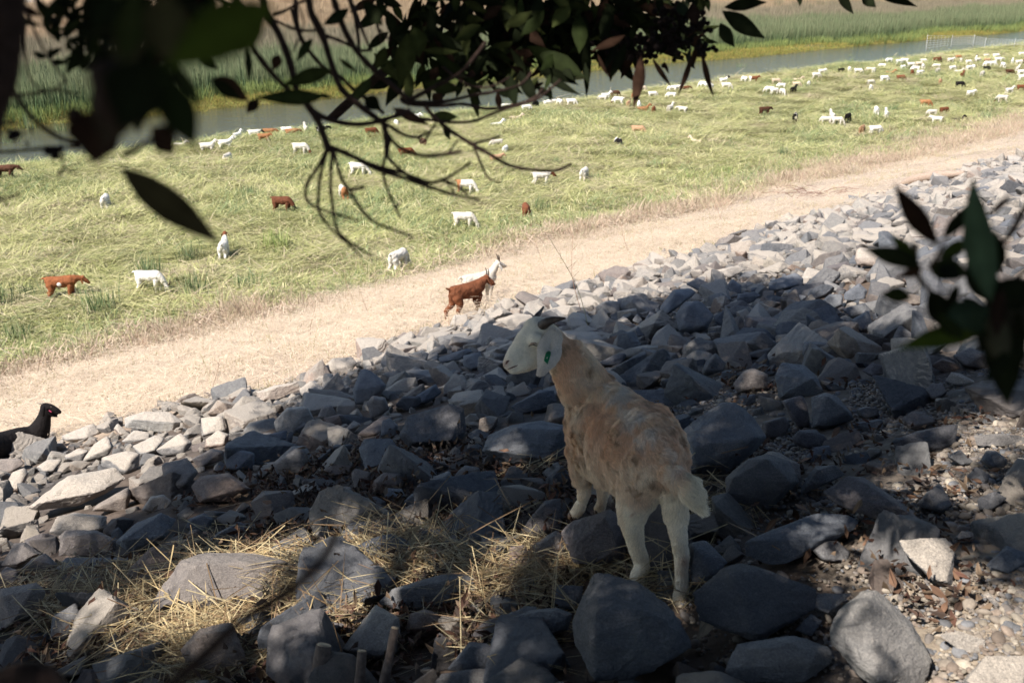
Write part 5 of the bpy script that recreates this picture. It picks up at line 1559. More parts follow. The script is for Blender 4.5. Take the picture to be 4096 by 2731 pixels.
# ---- dry weed stems, each a plant, along the path
WEEDS = [ # base px,py, tip px,py
 (77, 0), ]
def weeds():
    L = [((590, 335), (548, 415 * 0 + 236), 'tall thin red-brown stem on the path right of the horned goat'),
         ((583, 317), (573, 235), 'thin dry stem behind the tall red-brown one'),
         ((448, 330), (444, 300), 'short dry stalk at the brown horned goat\'s hind hoof'),
         ((313, 358), (322, 315), 'dry forked weed at the path edge above the pyramid boulder'),
         ((310, 342), (316, 305), 'slender dry weed left of the upright stone'),
         ((209, 400 * 0 + 398), (220, 358), 'green-stemmed weed sprouting from the sunlit stones'),
         ((212, 398), (200, 352), 'thin green weed beside the other one among sunlit stones'),
         ((371, 318), (360, 290), 'dry twiggy weed on the path'), ((350, 296), (345, 268), 'dry weed near the middle of the path'),
         ((655, 252), (650, 222), 'dry stalk at the field edge right of the middle'), ((722, 222), (712, 198), 'pale leaning dry stalk at the field edge'),
         ((718, 222), (728, 196), 'second pale dry stalk leaning right at the field edge'), ((747, 215), (750, 186), 'upright dry stalk at the field edge'),
         ((630, 256), (620, 215), 'tall reddish weed rising out of the field edge'), ((155, 400 * 0 + 352), (135, 330), 'bent dry weed on the left of the path'),
         ((268, 346), (266, 323), 'short pale weed left of the upright stone'), ((545, 270), (528, 210), 'long pale grass stalk bending over the marsh edge')]
    for i, (b, tpx, lab) in enumerate(L):
        g, D = ground_pt(*b)
        tp = P(tpx[0], tpx[1], D)
        r = random.Random(i)
        vs, fs = [], []
        def add(pts, rads):
            v, f = tube(pts, rads, 4, i, .05)
            fs.extend(tuple(q + len(vs) for q in x) for x in f); vs.extend(v)
        Z = Vector((0, 0, 0)); T = tp - g
        bow = Vector((r.uniform(-.05, .05), 0, 0)) * T.length * 2
        add([Z, T * .5 + bow, T], [.0038, .003, .002])
        for k in range(3):
            u = r.uniform(.35, .9)
            a = T * u + bow * (1 - abs(2 * u - 1))
            add([a, a + Vector((r.uniform(-.12, .12), r.uniform(-.1, .1), r.uniform(.05, .14))) * T.length], [.0022, .0012])
        cols = np.tile(A(.30, .17, .11) if i % 3 else A(.36, .33, .18), (len(vs), 1))
        o = mobj('dry_weed', mesh_py('dry_weed', vs, fs, M_STRAW, True, cols), None, g)
        tag(o, lab, 'dry weed', 'dry stems standing along the path')
weeds()

# ---- driftwood log, brush twigs, cut stubs, husk
def log_and_stubs():
    t = NT('weathered_wood')
    co = t.coord()
    n = t.noise(t.mapping(co, (1, 1, 1)), 30, 5, .7, .8)
    t.color(t.ramp(n, [(.3, (.22, .15, .11)), (.7, (.42, .33, .26))]))
    t.set(Roughness=.9); t.l(t.bump(n, .006, 1), t.b.inputs['Normal'])
    W = t.m
    px = [(899, 186), (912, 180), (930, 176.5), (945, 175), (964, 173.5)]
    g0, D0 = ground_pt(899, 187); g1, D1 = ground_pt(966, 178)
    pts = [P(a, b, D0 + (D1 - D0) * i / 4) for i, (a, b) in enumerate(px)]
    v, f = tube([p - g0 for p in pts], [.05, .10, .12, .10, .07], 8, 3, .08)
    o = mobj('log', mesh_py('log', v, f, W), None, g0)
    tag(o, 'bleached driftwood log lying where path meets the stones, far right', 'log')
    # brush pile
    vs, fs = [], []
    r = random.Random(5)
    g, D = ground_pt(822, 196)
    for k in range(46):
        a = Vector((r.gauss(0, .7), r.gauss(0, .4), r.uniform(0, .06)))
        b = a + Vector((r.uniform(-.8, .8), r.uniform(-.4, .4), r.uniform(-.02, .16)))
        v, f = tube([a, a.lerp(b, .5) + Vector((0, 0, r.uniform(0, .1))), b], [.008, .006, .003], 4, k, .1)
        fs += [tuple(q + len(vs) for q in x) for x in f]; vs += v
    o = mobj('twigs', mesh_py('twigs', vs, fs, bark_mat('brush_wood', (.14, .08, .06), (.30, .19, .15))), None, g)
    tag(o, 'tangle of thin reddish dead twigs on the path edge, right side', 'twigs', kind='stuff')
    # cut stubs in the foreground
    tb = NT('cut_branch_bark')
    co = tb.coord(); n = tb.noise(co, 60, 6, .7, .5)
    tb.color(tb.ramp(n, [(.3, (.07, .05, .04)), (.7, (.19, .14, .11))])); tb.set(Roughness=.9)
    tb.l(tb.bump(n, .004, 1), tb.b.inputs['Normal'])
    tc = NT('cut_wood_end')
    n = tc.noise(tc.coord(), 80, 4, .6); tc.color(tc.ramp(n, [(.3, (.36, .26, .16)), (.7, (.50, .38, .25))])); tc.set(Roughness=.8)
    for i, (b, tp, w, lab) in enumerate([((311, 705), (324, 649), 17, 'thick cut branch stub with a pale sawn end, leftmost of the stubs'), ((356, 705), (362, 612 + 38), 10, 'middle cut stub, shorter and paler, at the bottom edge'), ((379, 702), (395, 629 + 20), 9, 'tallest dark cut stub leaning right, with a hollow end')]):
        tpy = (645, 650, 628)[i] if i != 1 else 651
        if i == 0: tpy = 641 + 4
        g, D = ground_pt(*b)
        D *= .985
        A0 = P(b[0], b[1], D); B0 = P(tp[0], tpy, D + .02)
        rad = w * .5 * D / F_PX
        root = empty('cut_stub', A0)
        tag(root, lab, 'branch stub', 'cut branch stubs in the foreground')
        v, f = tube([Vector((0, 0, 0)), (B0 - A0) * .5 + Vector((rad * .15, 0, 0)), B0 - A0], [rad * 1.15, rad, rad * .95], 12, i, .05)
        mobj('bark', mesh_py('bark', v, f, tb.m), root)
        d = (B0 - A0).normalized()
        v, f = tube([B0 - A0 - d * .002, B0 - A0 + d * .004], [rad * .86, rad * .80], 12, i + 9, .02)
        mobj('cut_end', mesh_py('cut_end', v, f, tc.m), root)
    # pale husk leaves beside the hoof
    g, D = ground_pt(700, 640)
    D *= .98
    root = empty('corn_husk', P(700, 637, D))
    tag(root, 'pale curled split husk standing up beside the pale goat\'s rear hoof', 'dry husk')
    m = attr_mat('husk_pale', rough=.7, var=.2, scale=30, spec=.2)
    for (x0, y0, x1, y1, w) in ((700, 640, 709, 605, 6), (697, 639, 721, 614, 9)):
        a, b = P(x0, y0, D), P(x1, y1, D - .03)
        L = (b - a).length; Wd = w * D / F_PX
        v, f, c = leaf_mesh(L, Wd, .15, .5, 8, (.42, .34, .24), 0, 3)
        ex = (b - a).normalized(); ez = Vector((0, -.8, .4)); ey = ez.cross(ex).normalized(); ez = ex.cross(ey)
        M = Matrix((ex, ey, ez)).transposed().to_4x4(); M.translation = a - root.location
        o = mobj('husk_leaf', mesh_np('husk_leaf', v, f, m, True, c), root); o.matrix_basis = M
log_and_stubs()

# ---- electric netting fence across the river mouth, far right
def netting():
    t = NT('white_net'); t.color((.5, .5, .48)); t.set(Roughness=.5)
    m = t.m
    posts = [(926, 50, 36), (951, 46, 36.5), (973, 45, 36), (984.5, 47, 39), (1014, 46, 39.8), (1044, 46, 40)]
    pw = []
    for (px, pb, pt) in posts:
        D = 98 if px < 960 else 94 - (px - 973) * .12
        a = P(px, pb, D); b = P(px + 1.6, pt, D)
        pw.append((a, b))
    root = empty('netting_fence', pw[0][0])
    tag(root, 'white electric netting fence running out into the river', 'fence')
    O = root.location
    for a, b in pw:
        v, f = tube([a - O + Vector((0, 0, -.1)), b - O + Vector((0, 0, .12))], [.022, .016], 5, 1, 0)
        mobj('post', mesh_py('post', v, f, m), root)
    vs, fs = [], []
    def seg(p, q, r):
        v, f = tube([p - O, q - O], [r, r], 3, 1, 0)
        fs.extend(tuple(i + len(vs) for i in x) for x in f); vs.extend(v)
    for (a, b), (c, d) in zip(pw, pw[1:]):
        for k in range(6):
            u = .12 + k / 5 * .88
            seg(a.lerp(b, u), c.lerp(d, u), .010)
        n = max(3, int((c - a).length / .35))
        for k in range(n + 1):
            seg(a.lerp(c, k / n), b.lerp(d, k / n), .008)
    o = mobj('net', mesh_py('net', vs, fs, m), root)
netting()
# ================================================================ goats
def spheres_to_mesh(balls, voxel, smooth_it=6, factor=.5):
    """balls: (centre, radius) or (centre, (rx,ry,rz)); their union becomes one continuous skin"""
    V, F = ICO[3]
    vs, fs = [], []
    for c, r in balls:
        fs.append(F + len(vs) * len(V))
        vs.append(V * np.array(r) + np.array(c[:]))
    me = mesh_np('tmp_union', np.vstack(vs), np.vstack(fs))
    o = bpy.data.objects.new('tmp_union', me)
    COL.objects.link(o)
    m = o.modifiers.new('r', 'REMESH'); m.mode = 'VOXEL'; m.voxel_size = voxel; m.adaptivity = 0
    m2 = o.modifiers.new('s', 'SMOOTH'); m2.iterations = smooth_it; m2.factor = factor
    dg = bpy.context.evaluated_depsgraph_get()
    out = bpy.data.meshes.new_from_object(o.evaluated_get(dg), depsgraph=dg)
    bpy.data.objects.remove(o); bpy.data.meshes.remove(me)
    out.polygons.foreach_set('use_smooth', np.ones(len(out.polygons), bool))
    return out

def chain(pts, step=.3):
    """pts: [(Vector, r)...] -> interpolated balls"""
    out = []
    for (a, ra), (b, rb) in zip(pts, pts[1:]):
        L = (Vector(b) - Vector(a)).length
        n = max(1, int(L / (max(min(ra, rb), .004) * step * 1.6)))
        for k in range(n):
            u = k / n
            out.append((Vector(a).lerp(Vector(b), u), ra * (1 - u) + rb * u))
    out.append((Vector(pts[-1][0]), pts[-1][1]))
    return out

def verts_np(me):
    v = np.empty(len(me.vertices) * 3, np.float32); me.vertices.foreach_get('co', v)
    return v.reshape(-1, 3).astype(float)
def normals_np(me):
    v = np.empty(len(me.vertices) * 3, np.float32); me.vertices.foreach_get('normal', v)
    return v.reshape(-1, 3).astype(float)
def set_col(me, cols, name='Col'):
    a = me.color_attributes.get(name) or me.color_attributes.new(name, 'FLOAT_COLOR', 'POINT')
    c = np.ones((len(me.vertices), 4), np.float32); c[:, :3] = cols
    a.data.foreach_set('color', c.ravel())

def goat_base_mat(name, rough=.85, sc=60, bump=.004):
    t = NT(name)
    a = t.n('Attribute'); a.attribute_name = 'Col'
    n = t.noise(t.coord(), sc, 5, .7, .5)
    t.color(t.mix(1, a.outputs['Color'], t.ramp(n, [(.3, (.8, .8, .8)), (.7, (1.15, 1.15, 1.15))]), 'MULTIPLY'))
    t.set(Roughness=rough, Specular_IOR_Level=.12)
    t.l(t.bump(n, bump, .8), t.b.inputs['Normal'])
    return t.m
M_SKIN = goat_base_mat('goat_skin')
def horn_mat(name, c0=(.030, .018, .013), c1=(.11, .075, .055)):
    t = NT(name)
    n = t.noise(t.mapping(t.coord(), (1, 1, 1)), 70, 5, .65, 1.0)
    t.color(t.ramp(n, [(.35, c0), (.7, c1)])); t.set(Roughness=.5)
    t.l(t.bump(n, .003, 1), t.b.inputs['Normal'])
    return t.m
M_HORN = horn_mat('horn_brown')
M_HOOF = horn_mat('hoof_brown', (.05, .028, .015), (.16, .09, .05))
def plain(name, c, rough=.5, spec=.3):
    t = NT(name)
    n = t.noise(t.coord(), 120, 3, .6)
    t.color(t.mix(1, tuple(c), t.ramp(n, [(.3, (.85,) * 3), (.7, (1.12,) * 3)]), 'MULTIPLY'))
    t.set(Roughness=rough, Specular_IOR_Level=spec)
    return t.m
M_DARK = plain('eye_slit_dark', (.03, .018, .013))
M_NOSE = plain('nose_pink_brown', (.16, .075, .06), .55)
M_TAG = plain('tag_green', (.006, .16, .06), .4)

def fur_curves(name, me, n, lenf, colf, dirf, radius=.0009, seed=0, seg=4, lift=.35, curl=.5, mat=None):
    """n strands rooted on mesh me; lenf/colf/dirf map (points, normals) to lengths / colours / lay directions"""
    r = np.random.default_rng(seed)
    me.calc_loop_triangles()
    T = np.empty(len(me.loop_triangles) * 3, np.int32); me.loop_triangles.foreach_get('vertices', T); T = T.reshape(-1, 3)
    V = verts_np(me); N = normals_np(me)
    a, b, c = V[T[:, 0]], V[T[:, 1]], V[T[:, 2]]
    ar = np.linalg.norm(np.cross(b - a, c - a), axis=1)
    mid = (a + b + c) / 3
    ti = r.choice(len(T), n, p=ar / ar.sum())
    u, w = r.random(n), r.random(n)
    fl = u + w > 1; u[fl] = 1 - u[fl]; w[fl] = 1 - w[fl]
    p = a[ti] + (b - a)[ti] * u[:, None] + (c - a)[ti] * w[:, None]
    nn = N[T[ti, 0]] * (1 - u - w)[:, None] + N[T[ti, 1]] * u[:, None] + N[T[ti, 2]] * w[:, None]
    nn /= np.linalg.norm(nn, axis=1, keepdims=True)
    L = lenf(p, nn)
    ok = L > .0008
    p, nn, L = p[ok], nn[ok], L[ok]; n = len(p)
    d = dirf(p, nn)
    cv = np.stack([vnoise(p * 17, 5), vnoise(p * 17 + 9, 6), vnoise(p * 17 + 21, 7)], -1) + .6 * np.stack([vnoise(p * 45, 8), vnoise(p * 45 + 9, 9), vnoise(p * 45 + 21, 10)], -1)
    d = d + curl * cv * np.clip(L / .02, .4, 1.6)[:, None] + r.normal(size=(n, 3)) * .12
    d -= (d * nn).sum(1, keepdims=True) * nn
    d /= np.linalg.norm(d, axis=1, keepdims=True) + 1e-9
    lf = (lift * r.uniform(.6, 1.4, n))[:, None]
    pos = np.zeros((n, seg, 3)); x = p - nn * .002
    pos[:, 0] = x
    for k in range(1, seg):
        f = k / (seg - 1)
        dd = nn * lf * (1.5 - 1.3 * f) + d * (.5 + .8 * f) + np.array([0, 0, -.25]) * f
        dd /= np.linalg.norm(dd, axis=1, keepdims=True)
        x = x + dd * (L / (seg - 1))[:, None]
        pos[:, k] = x
    hc = bpy.data.hair_curves.new(name)
    hc.add_curves([seg] * n)
    hc.attributes['position'].data.foreach_set('vector', pos.astype(np.float32).ravel())
    ra = hc.attributes.get('radius') or hc.attributes.new('radius', 'FLOAT', 'POINT')
    rr = np.tile(np.linspace(1, .25, seg) * radius, n).astype(np.float32)
    ra.data.foreach_set('value', rr)
    ca = hc.attributes.new('Col', 'FLOAT_COLOR', 'CURVE')
    cc = np.ones((n, 4), np.float32); cc[:, :3] = colf(p, nn) * r.uniform(.82, 1.18, n)[:, None]
    ca.data.foreach_set('color', cc.ravel())
    hc.materials.append(mat)
    return bpy.data.objects.new(name, hc)

def fur_mat(name):
    t = NT(name)
    a = t.n('Attribute'); a.attribute_name = 'Col'
    t.color(a.outputs['Color'])
    t.set(Roughness=.65, Specular_IOR_Level=.18)
    tr = t.n('BsdfTranslucent'); t.l(a.outputs['Color'], tr.inputs[0])
    mx = t.n('MixShader'); mx.inputs[0].default_value = .3
    t.l(t.b.outputs[0], mx.inputs[1]); t.l(tr.outputs[0], mx.inputs[2]); t.l(mx.outputs[0], t.out.inputs[0])
    return t.m
M_FUR = fur_mat('goat_fur')

# ---------------------------------------------------------------- the pale goat in the foreground
def main_goat():
    gl, _ = ground_pt(637, 592); gr, _ = ground_pt(681, 611)
    O = (gl + gr) / 2
    root = empty('goat', O)
    tag(root, 'pale tan and cream goat standing on shaded rocks, looking left, green ear tag', 'goat')
    def B(px, py, D, r): return (P(px, py, D) - O, r * D / F_PX)
    balls = []
    def C(*l): balls.extend(chain([B(*q) for q in l]))
    # trunk: upper line, middle, flanks, belly
    C((601, 398, 3.98, 20.8), (616, 414, 3.90, 26.8), (634, 428, 3.80, 29.8), (650, 442, 3.70, 29.8), (659, 456, 3.62, 25.8))
    C((590, 414, 4.02, 23.8), (606, 430, 3.93, 35.8), (624, 444, 3.84, 40.8), (640, 452, 3.75, 40.8), (652, 463, 3.66, 33.8))
    C((588, 432, 4.02, 20.8), (604, 450, 3.95, 30.8), (618, 460, 3.88, 32.8), (632, 470, 3.80, 29.8))
    C((583, 424, 4.05, 18.8), (590, 446, 4.02, 20.8))
    C((640, 478, 3.70, 25.8), (668, 472, 3.62, 21.8))
    C((654, 428, 3.76, 22.8), (668, 446, 3.68, 18.8), (674, 462, 3.62, 16.5))
    # neck
    C((592, 401, 4.00, 23.8), (580, 388, 3.99, 21.3), (569, 371, 3.97, 17.8), (560, 355, 3.96, 17.5), (551, 343, 3.96, 15.5))
    C((598, 390, 3.99, 18.5), (586, 371, 3.98, 15.5), (572, 352, 3.97, 13.5))
    # head in profile
    balls.append(B(537, 331.5, 3.94, 15.2)); balls.append(B(544, 337, 3.94, 16)); balls.append(B(531, 336, 3.92, 12))
    C((537, 334, 3.93, 14), (527, 341, 3.92, 12.6), (519, 351, 3.91, 10.6), (512.5, 359.5, 3.90, 8.8), (510.5, 364, 3.90, 7.6))
    C((541, 350, 3.94, 15), (534, 356, 3.93, 12.8), (524, 363, 3.91, 9.6), (516, 368.5, 3.90, 6), (512.5, 370.6, 3.90, 4.2))
    balls.append(B(508.5, 363.5, 3.90, 6.4))
    balls.append(B(535.5, 339.5, 3.875, 7.5))      # brow ridge
    # forelegs
    C((584, 448, 4.02, 16.8), (581, 468, 4.05, 10.7), (582.5, 482, 4.08, 6.9), (584, 492, 4.11, 6.7), (583, 500, 4.14, 5.1), (579.5, 507, 4.16, 6.1), (575.5, 513, 4.17, 5.3))
    C((603, 468, 4.02, 13.8), (604, 484, 4.10, 7.7), (603, 494, 4.14, 5.3), (601.5, 502, 4.18, 4.9), (600, 508, 4.21, 5.5))
    # hind legs
    C((642, 482, 3.69, 25.8), (634, 504, 3.70, 17.3), (631.5, 520, 3.73, 12.8), (634, 535, 3.76, 9.9), (636.5, 547, 3.78, 8.5), (641, 559, 3.80, 8.3), (642, 566, 3.80, 7.7), (638, 574, 3.79, 7.1), (635.5, 584, 3.79, 7.3), (633.5, 590, 3.79, 7.1))
    C((670, 478, 3.62, 19.8), (674, 496, 3.62, 13.3), (676, 514, 3.64, 12.2), (678, 532, 3.66, 9.3), (680, 546, 3.68, 8.1), (682, 556, 3.69, 7.9), (681.5, 566, 3.68, 6.9), (681.5, 580, 3.67, 6.6), (681, 592, 3.66, 7.5), (679.5, 603, 3.65, 7.3))
    # tail
    tl = [(667, 473, 3.53, 9), (676, 477, 3.50, 9.5), (687, 485, 3.48, 10), (693, 494, 3.47, 9), (697.5, 503, 3.46, 5.0), (700.5, 508, 3.46, 3)]
    balls.extend(chain([B(*q) for q in tl]))
    me = spheres_to_mesh(balls, .0075, 7, .5)
    V = verts_np(me); N = normals_np(me)
    px_, py_, _d = project(V + np.array(O[:]))
    wool = np.clip((px_ - 556) / 12, 0, 1) * (1 - np.clip((py_ - 490) / 20, 0, 1))
    V = V + N * (wool * (.0045 * fbm(V * 22, 3, 123) + .002 * vnoise(V * 60, 5)) + (1 - wool) * .0015 * fbm(V * 40, 2, 9))[:, None]
    me.vertices.foreach_set('co', V.astype(np.float32).ravel()); me.update()
    CREAM = A(.88, .79, .64); TAN = A(.82, .56, .375); PALE = A(.86, .71, .54); TAIL = A(.88, .80, .64); WH = A(.88, .84, .78)
    def colf_world(p):
        px, py, D = project(p + np.array(O[:]))
        n1 = fbm(p * 9, 4, 55); n3_ = fbm(p * 26, 3, 56)
        c = np.tile(TAN, (len(p), 1))
        c = lerp(c, PALE, np.clip(.35 + n1 * .8, 0, 1))
        c = lerp(c, TAN * .55, np.clip(n3_ * 1.6 - .35, 0, .85))
        # whitish line down the back
        t_ = np.clip((py - 385) / 80, 0, 1)
        lx = 606 + 62 * t_
        up = np.exp(-((px - lx) / 13) ** 2) * (py > 378) * (py < 478)
        c = lerp(c, WH, np.clip(up * (.45 + n3_), 0, .6))
        # head, legs and rump cream
        hd = 1 - np.clip((px - 548 + (py - 350) * .25) / 14, 0, 1)
        c = lerp(c, CREAM * 1.04, hd * (py < 380))
        lg = np.clip((py - (474 + (px < 606) * 6 + 22 * np.exp(-((px - 640) / 22) ** 2))) / 18, 0, 1)
        c = lerp(c, CREAM * 1.06, lg)
        c = lerp(c, PALE, np.clip((py - 452) / 20, 0, 1) * (px < 625) * .5)
        # warm marks on hock and knee
        for (a, b, rr, k) in ((684, 561, 5, .8), (681, 572, 4, .5), (650, 566, 4, .35), (634, 512, 2.2, .9), (601, 503, 5, .4)):
            c = lerp(c, TAN * .72, k * np.exp(-((px - a) ** 2 + (py - b) ** 2) / (rr * rr)))
        tm = np.clip((px - 680) / 8, 0, 1) * (py > 468) * (py < 520) * np.clip((3.6 - D) / .05, 0, 1)
        c = lerp(c, TAIL, tm)
        nz = np.exp(-((px - 505.5) ** 2 + (py - 364) ** 2) / 22)
        c = lerp(c, A(.50, .33, .27), nz * .75)
        return c
    set_col(me, colf_world(V) * .92)
    me.materials.clear(); me.materials.append(M_SKIN)
    body = mobj('body', me, root)
    heading = Vector((math.sin(R(-30)), math.cos(R(-30)), 0))
    def dirf(p, nn):
        px, py, D = project(p + np.array(O[:]))
        d = np.tile(np.array([-heading.x, -heading.y, -.35]), (len(p), 1))
        leg = np.clip((py - 480) / 15, 0, 1)[:, None]
        d = d * (1 - leg) + np.array([0, .05, -1.]) * leg
        hd = (1 - np.clip((px - 552) / 10, 0, 1))[:, None] * (py < 385)[:, None]
        d = d * (1 - hd) + np.array([.8, .1, .25]) * hd
        nk = (np.clip((px - 552) / 8, 0, 1) * (1 - np.clip((px - 590) / 15, 0, 1)) * (py < 400))[:, None]
        d = d * (1 - nk) + np.array([.45, -.4, -.7]) * nk
        tm = ((px > 668) & (D < 3.56) & (py > 468) & (py < 515))[:, None]
        d = np.where(tm, np.array([.75, -.1, -.75]), d)
        return d
    def lenf(p, nn):
        px, py, D = project(p + np.array(O[:]))
        L = .026 + .012 * fbm(p * 14, 2, 77)
        L = np.where(py > 484, .013, L)
        L = np.where((py > 484) & (py < 520) & (px > 610), .022, L)
        L = np.where((px < 552) & (py < 385), .0065, L)
        L = np.where((px < 516) & (py < 385), .003, L)
        L = np.where((px < 512) & (py < 385) & (py > 358), .0015, L)
        L = np.where((px > 552) & (px < 590) & (py < 380), .017, L)
        L = np.where((px > 583) & (px < 600) & (py < 372), .026, L)
        L = np.where((px > 670) & (D < 3.56) & (py > 470) & (py < 515), .042, L)
        return L
    fur = fur_curves('fur', me, 120000, lenf, lambda p, nn: colf_world(p), dirf, .0012, 9, 4, .48, .85, M_FUR)
    link(fur, root)
    # ears: near one hangs in front of the neck
    def ear(outline, D, bulge, name='ear'):
        n = len(outline)
        cx = sum(a for a, b in outline) / n; cy = sum(b for a, b in outline) / n
        vs, fs = [], []
        rings = [1.0, .8, .5, .2]
        for side in (0, 1):
            for k, s in enumerate(rings):
                for a, b in outline:
                    h = bulge * (1 - s * s)
                    off = (-h - .004 * (1 - s)) if side == 0 else (-h * .6 + .006 * (1 - s))
                    if k == 0: off = 0 if side == 0 else .0035
                    d_ = D + (b - cy) * -.0012
                    vs.append(P(cx + (a - cx) * s, cy + (b - cy) * s, d_ + off) - O)
            vs.append(P(cx, cy, D - bulge) - O)
        per = len(rings) * n + 1
        for side in (0, 1):
            b0 = side * per
            for k in range(len(rings) - 1):
                for i in range(n):
                    j = (i + 1) % n
                    q = (b0 + k * n + i, b0 + k * n + j, b0 + (k + 1) * n + j, b0 + (k + 1) * n + i)
                    fs.append(q if side == 0 else q[::-1])
            for i in range(n):
                j = (i + 1) % n
                q = (b0 + (len(rings) - 1) * n + i, b0 + (len(rings) - 1) * n + j, b0 + per - 1)
                fs.append(q if side == 0 else q[::-1])
        for i in range(n):
            j = (i + 1) % n
            fs.append((i, per + i, per + j, j))
        m = bpy.data.meshes.new(name)
        m.from_pydata([tuple(v) for v in vs], [], fs); m.update()
        m.polygons.foreach_set('use_smooth', np.ones(len(m.polygons), bool))
        v_ = verts_np(m)
        set_col(m, np.tile(A(.74, .68, .61), (len(v_), 1)) * (1 + .12 * fbm(v_ * 30, 2, 8))[:, None])
        m.materials.append(M_SKIN)
        return mobj(name, m, root)
    out = [(552, 326.5), (557, 328), (561, 333), (562.3, 339), (561, 344), (561.5, 352), (559.5, 359), (555.5, 364.5), (549, 370.5), (544, 375), (539.5, 376.3), (536.4, 374.5), (537.6, 369), (537.6, 362), (537.2, 354), (538, 346), (540.5, 340), (545.5, 333.5)]
    e = ear(out, 3.835, .016)
    fe = fur_curves('fur', e.data, 7000, lambda p, nn: np.full(len(p), .0055), lambda p, nn: np.tile(A(.80, .73, .66), (len(p), 1)), lambda p, nn: np.tile(np.array([-.1, -.1, -1.]), (len(p), 1)), .0008, 3, 3, .2, .3, M_FUR)
    link(fe, e)
    # tag in the near ear
    tagm = []
    for (a, b) in ((546.6, 351.6), (549.0, 350.6), (551.0, 352.0), (550.8, 354.6), (547.6, 364.4), (545.9, 362.6), (543.8, 360.6), (545.6, 353.6)):
        tagm.append((a, b))
    vs = [P(a, b, 3.796 - (b - 352) * .0014) - O for a, b in tagm] + [P(a, b, 3.806 - (b - 352) * .0014) - O for a, b in tagm]
    n = len(tagm)
    fs = [tuple(range(n))[::-1], tuple(range(n, 2 * n))] + [(i, (i + 1) % n, n + (i + 1) % n, n + i) for i in range(n)]
    m = bpy.data.meshes.new('ear_tag'); m.from_pydata([tuple(v) for v in vs], [], fs); m.update(); m.materials.append(M_TAG)
    tg = mobj('ear_tag', m, e)
    # the button of the tag and its raised figures belong to the tag's own mesh colour: the button is a dark ring
    bm = bmesh.new()
    bmesh.ops.create_cone(bm, cap_ends=True, segments=20, radius1=2.4 * 3.8 / F_PX, radius2=2.0 * 3.8 / F_PX, depth=.005)
    dirv = (P(548.3, 353.3, 3.80) - Vector((0, 0, CZ))).normalized()
    q = (-dirv).to_track_quat('Z', 'Y').to_matrix().to_4x4(); q.translation = P(548.4, 353.4, 3.795) - O
    bm.transform(q)
    m2 = bpy.data.meshes.new('tag_button'); bm.to_mesh(m2); bm.free(); m2.materials.append(plain('tag_button_green', (.005, .085, .035), .35))
    mobj('ear_tag', m2, e)
    # horns
    def horn(pts):
        v, f = tube([P(a, b, D) - O for a, b, D, w in pts], [w * .5 * D / F_PX for a, b, D, w in pts], 14, int(pts[0][0]), .03)
        mobj('horn', mesh_py('horn', v, f, M_HORN), root)
    horn([(541.5, 326.5, 3.90, 11), (546, 322.8, 3.88, 10.2), (552, 320.2, 3.87, 7.8), (559, 318.9, 3.86, 5), (565.8, 318.3, 3.85, 1.4)])
    horn([(535, 319.5, 3.97, 6.2), (537.2, 315.6, 3.98, 5.6), (540.4, 311.6, 4.0, 3.8), (543.8, 306.4, 4.02, 1.2)])
    # closed eye, nostril, mouth
    def strip(pts, w, mat, name):
        v, f = tube([P(a, b, D) - O for a, b, D in pts], [w * x for x in ([.35] + [1] * (len(pts) - 2) + [.35])], 6, 1, .02)
        return mobj(name, mesh_py(name, v, f, mat), root)
    def surf_D(px, py):                       # depth where the head's skin meets this pixel
        d = ray(px, py).normalized(); o_ = Vector((0, 0, CZ)) - O
        ok_, loc, nor, idx = body.ray_cast(o_ + d * 2.5, d)
        if not ok_: return 3.85
        return project((loc + O)[:])[2][0]
    bpy.context.view_layer.update()
    def S_(l, off=.0): return [(a, b, surf_D(a, b) - off) for a, b in l]
    strip(S_([(528.4, 346.6), (531, 344.9), (533.6, 344.6), (536.2, 345.4), (538.8, 344.7)], -.0006), .0030, M_DARK, 'eye')
    strip(S_([(529.6, 345.2), (532, 343.4), (534.6, 343.0), (537.4, 343.9)], -.0015), .0052, M_SKIN_LID, 'eyelid')
    strip(S_([(507.2, 369.4), (510, 368.2), (514, 366.6), (518.2, 364.9)], -.001), .0032, M_NOSE, 'mouth')
    strip(S_([(505.8, 364.2), (507.2, 361.8), (509.2, 360.4)], -.0005), .0052, M_NOSE, 'nostril')
    # hooves: cloven, two horny toes each
    for (a, b, D, s) in ((572.5, 517.0, 4.17, 1), (598.5, 512.3, 4.21, .95), (632.5, 593.5, 3.79, 1.1), (677, 609.3, 3.64, 1.15)):
        vs, fs = [], []
        Vv, Ff = ICO[2]
        for k in (-1, 1):
            c = P(a + k * 2.3 * s, b, D) - O
            h = Vv.copy(); h[:, 2] = np.clip(h[:, 2], -.75, 1)
            h = h * np.array([.0115, .020, .017]) * s
            h[:, 1] += .006; h[:, 2] += 0.002
            fs.append(Ff + len(vs) * len(Vv)); vs.append(h + np.array(c[:]))
        mobj('hoof', mesh_np('hoof', np.vstack(vs), np.vstack(fs), M_HOOF, True), root)
M_SKIN_LID = plain('eyelid_skin', (.40, .30, .24), .8)
main_goat()

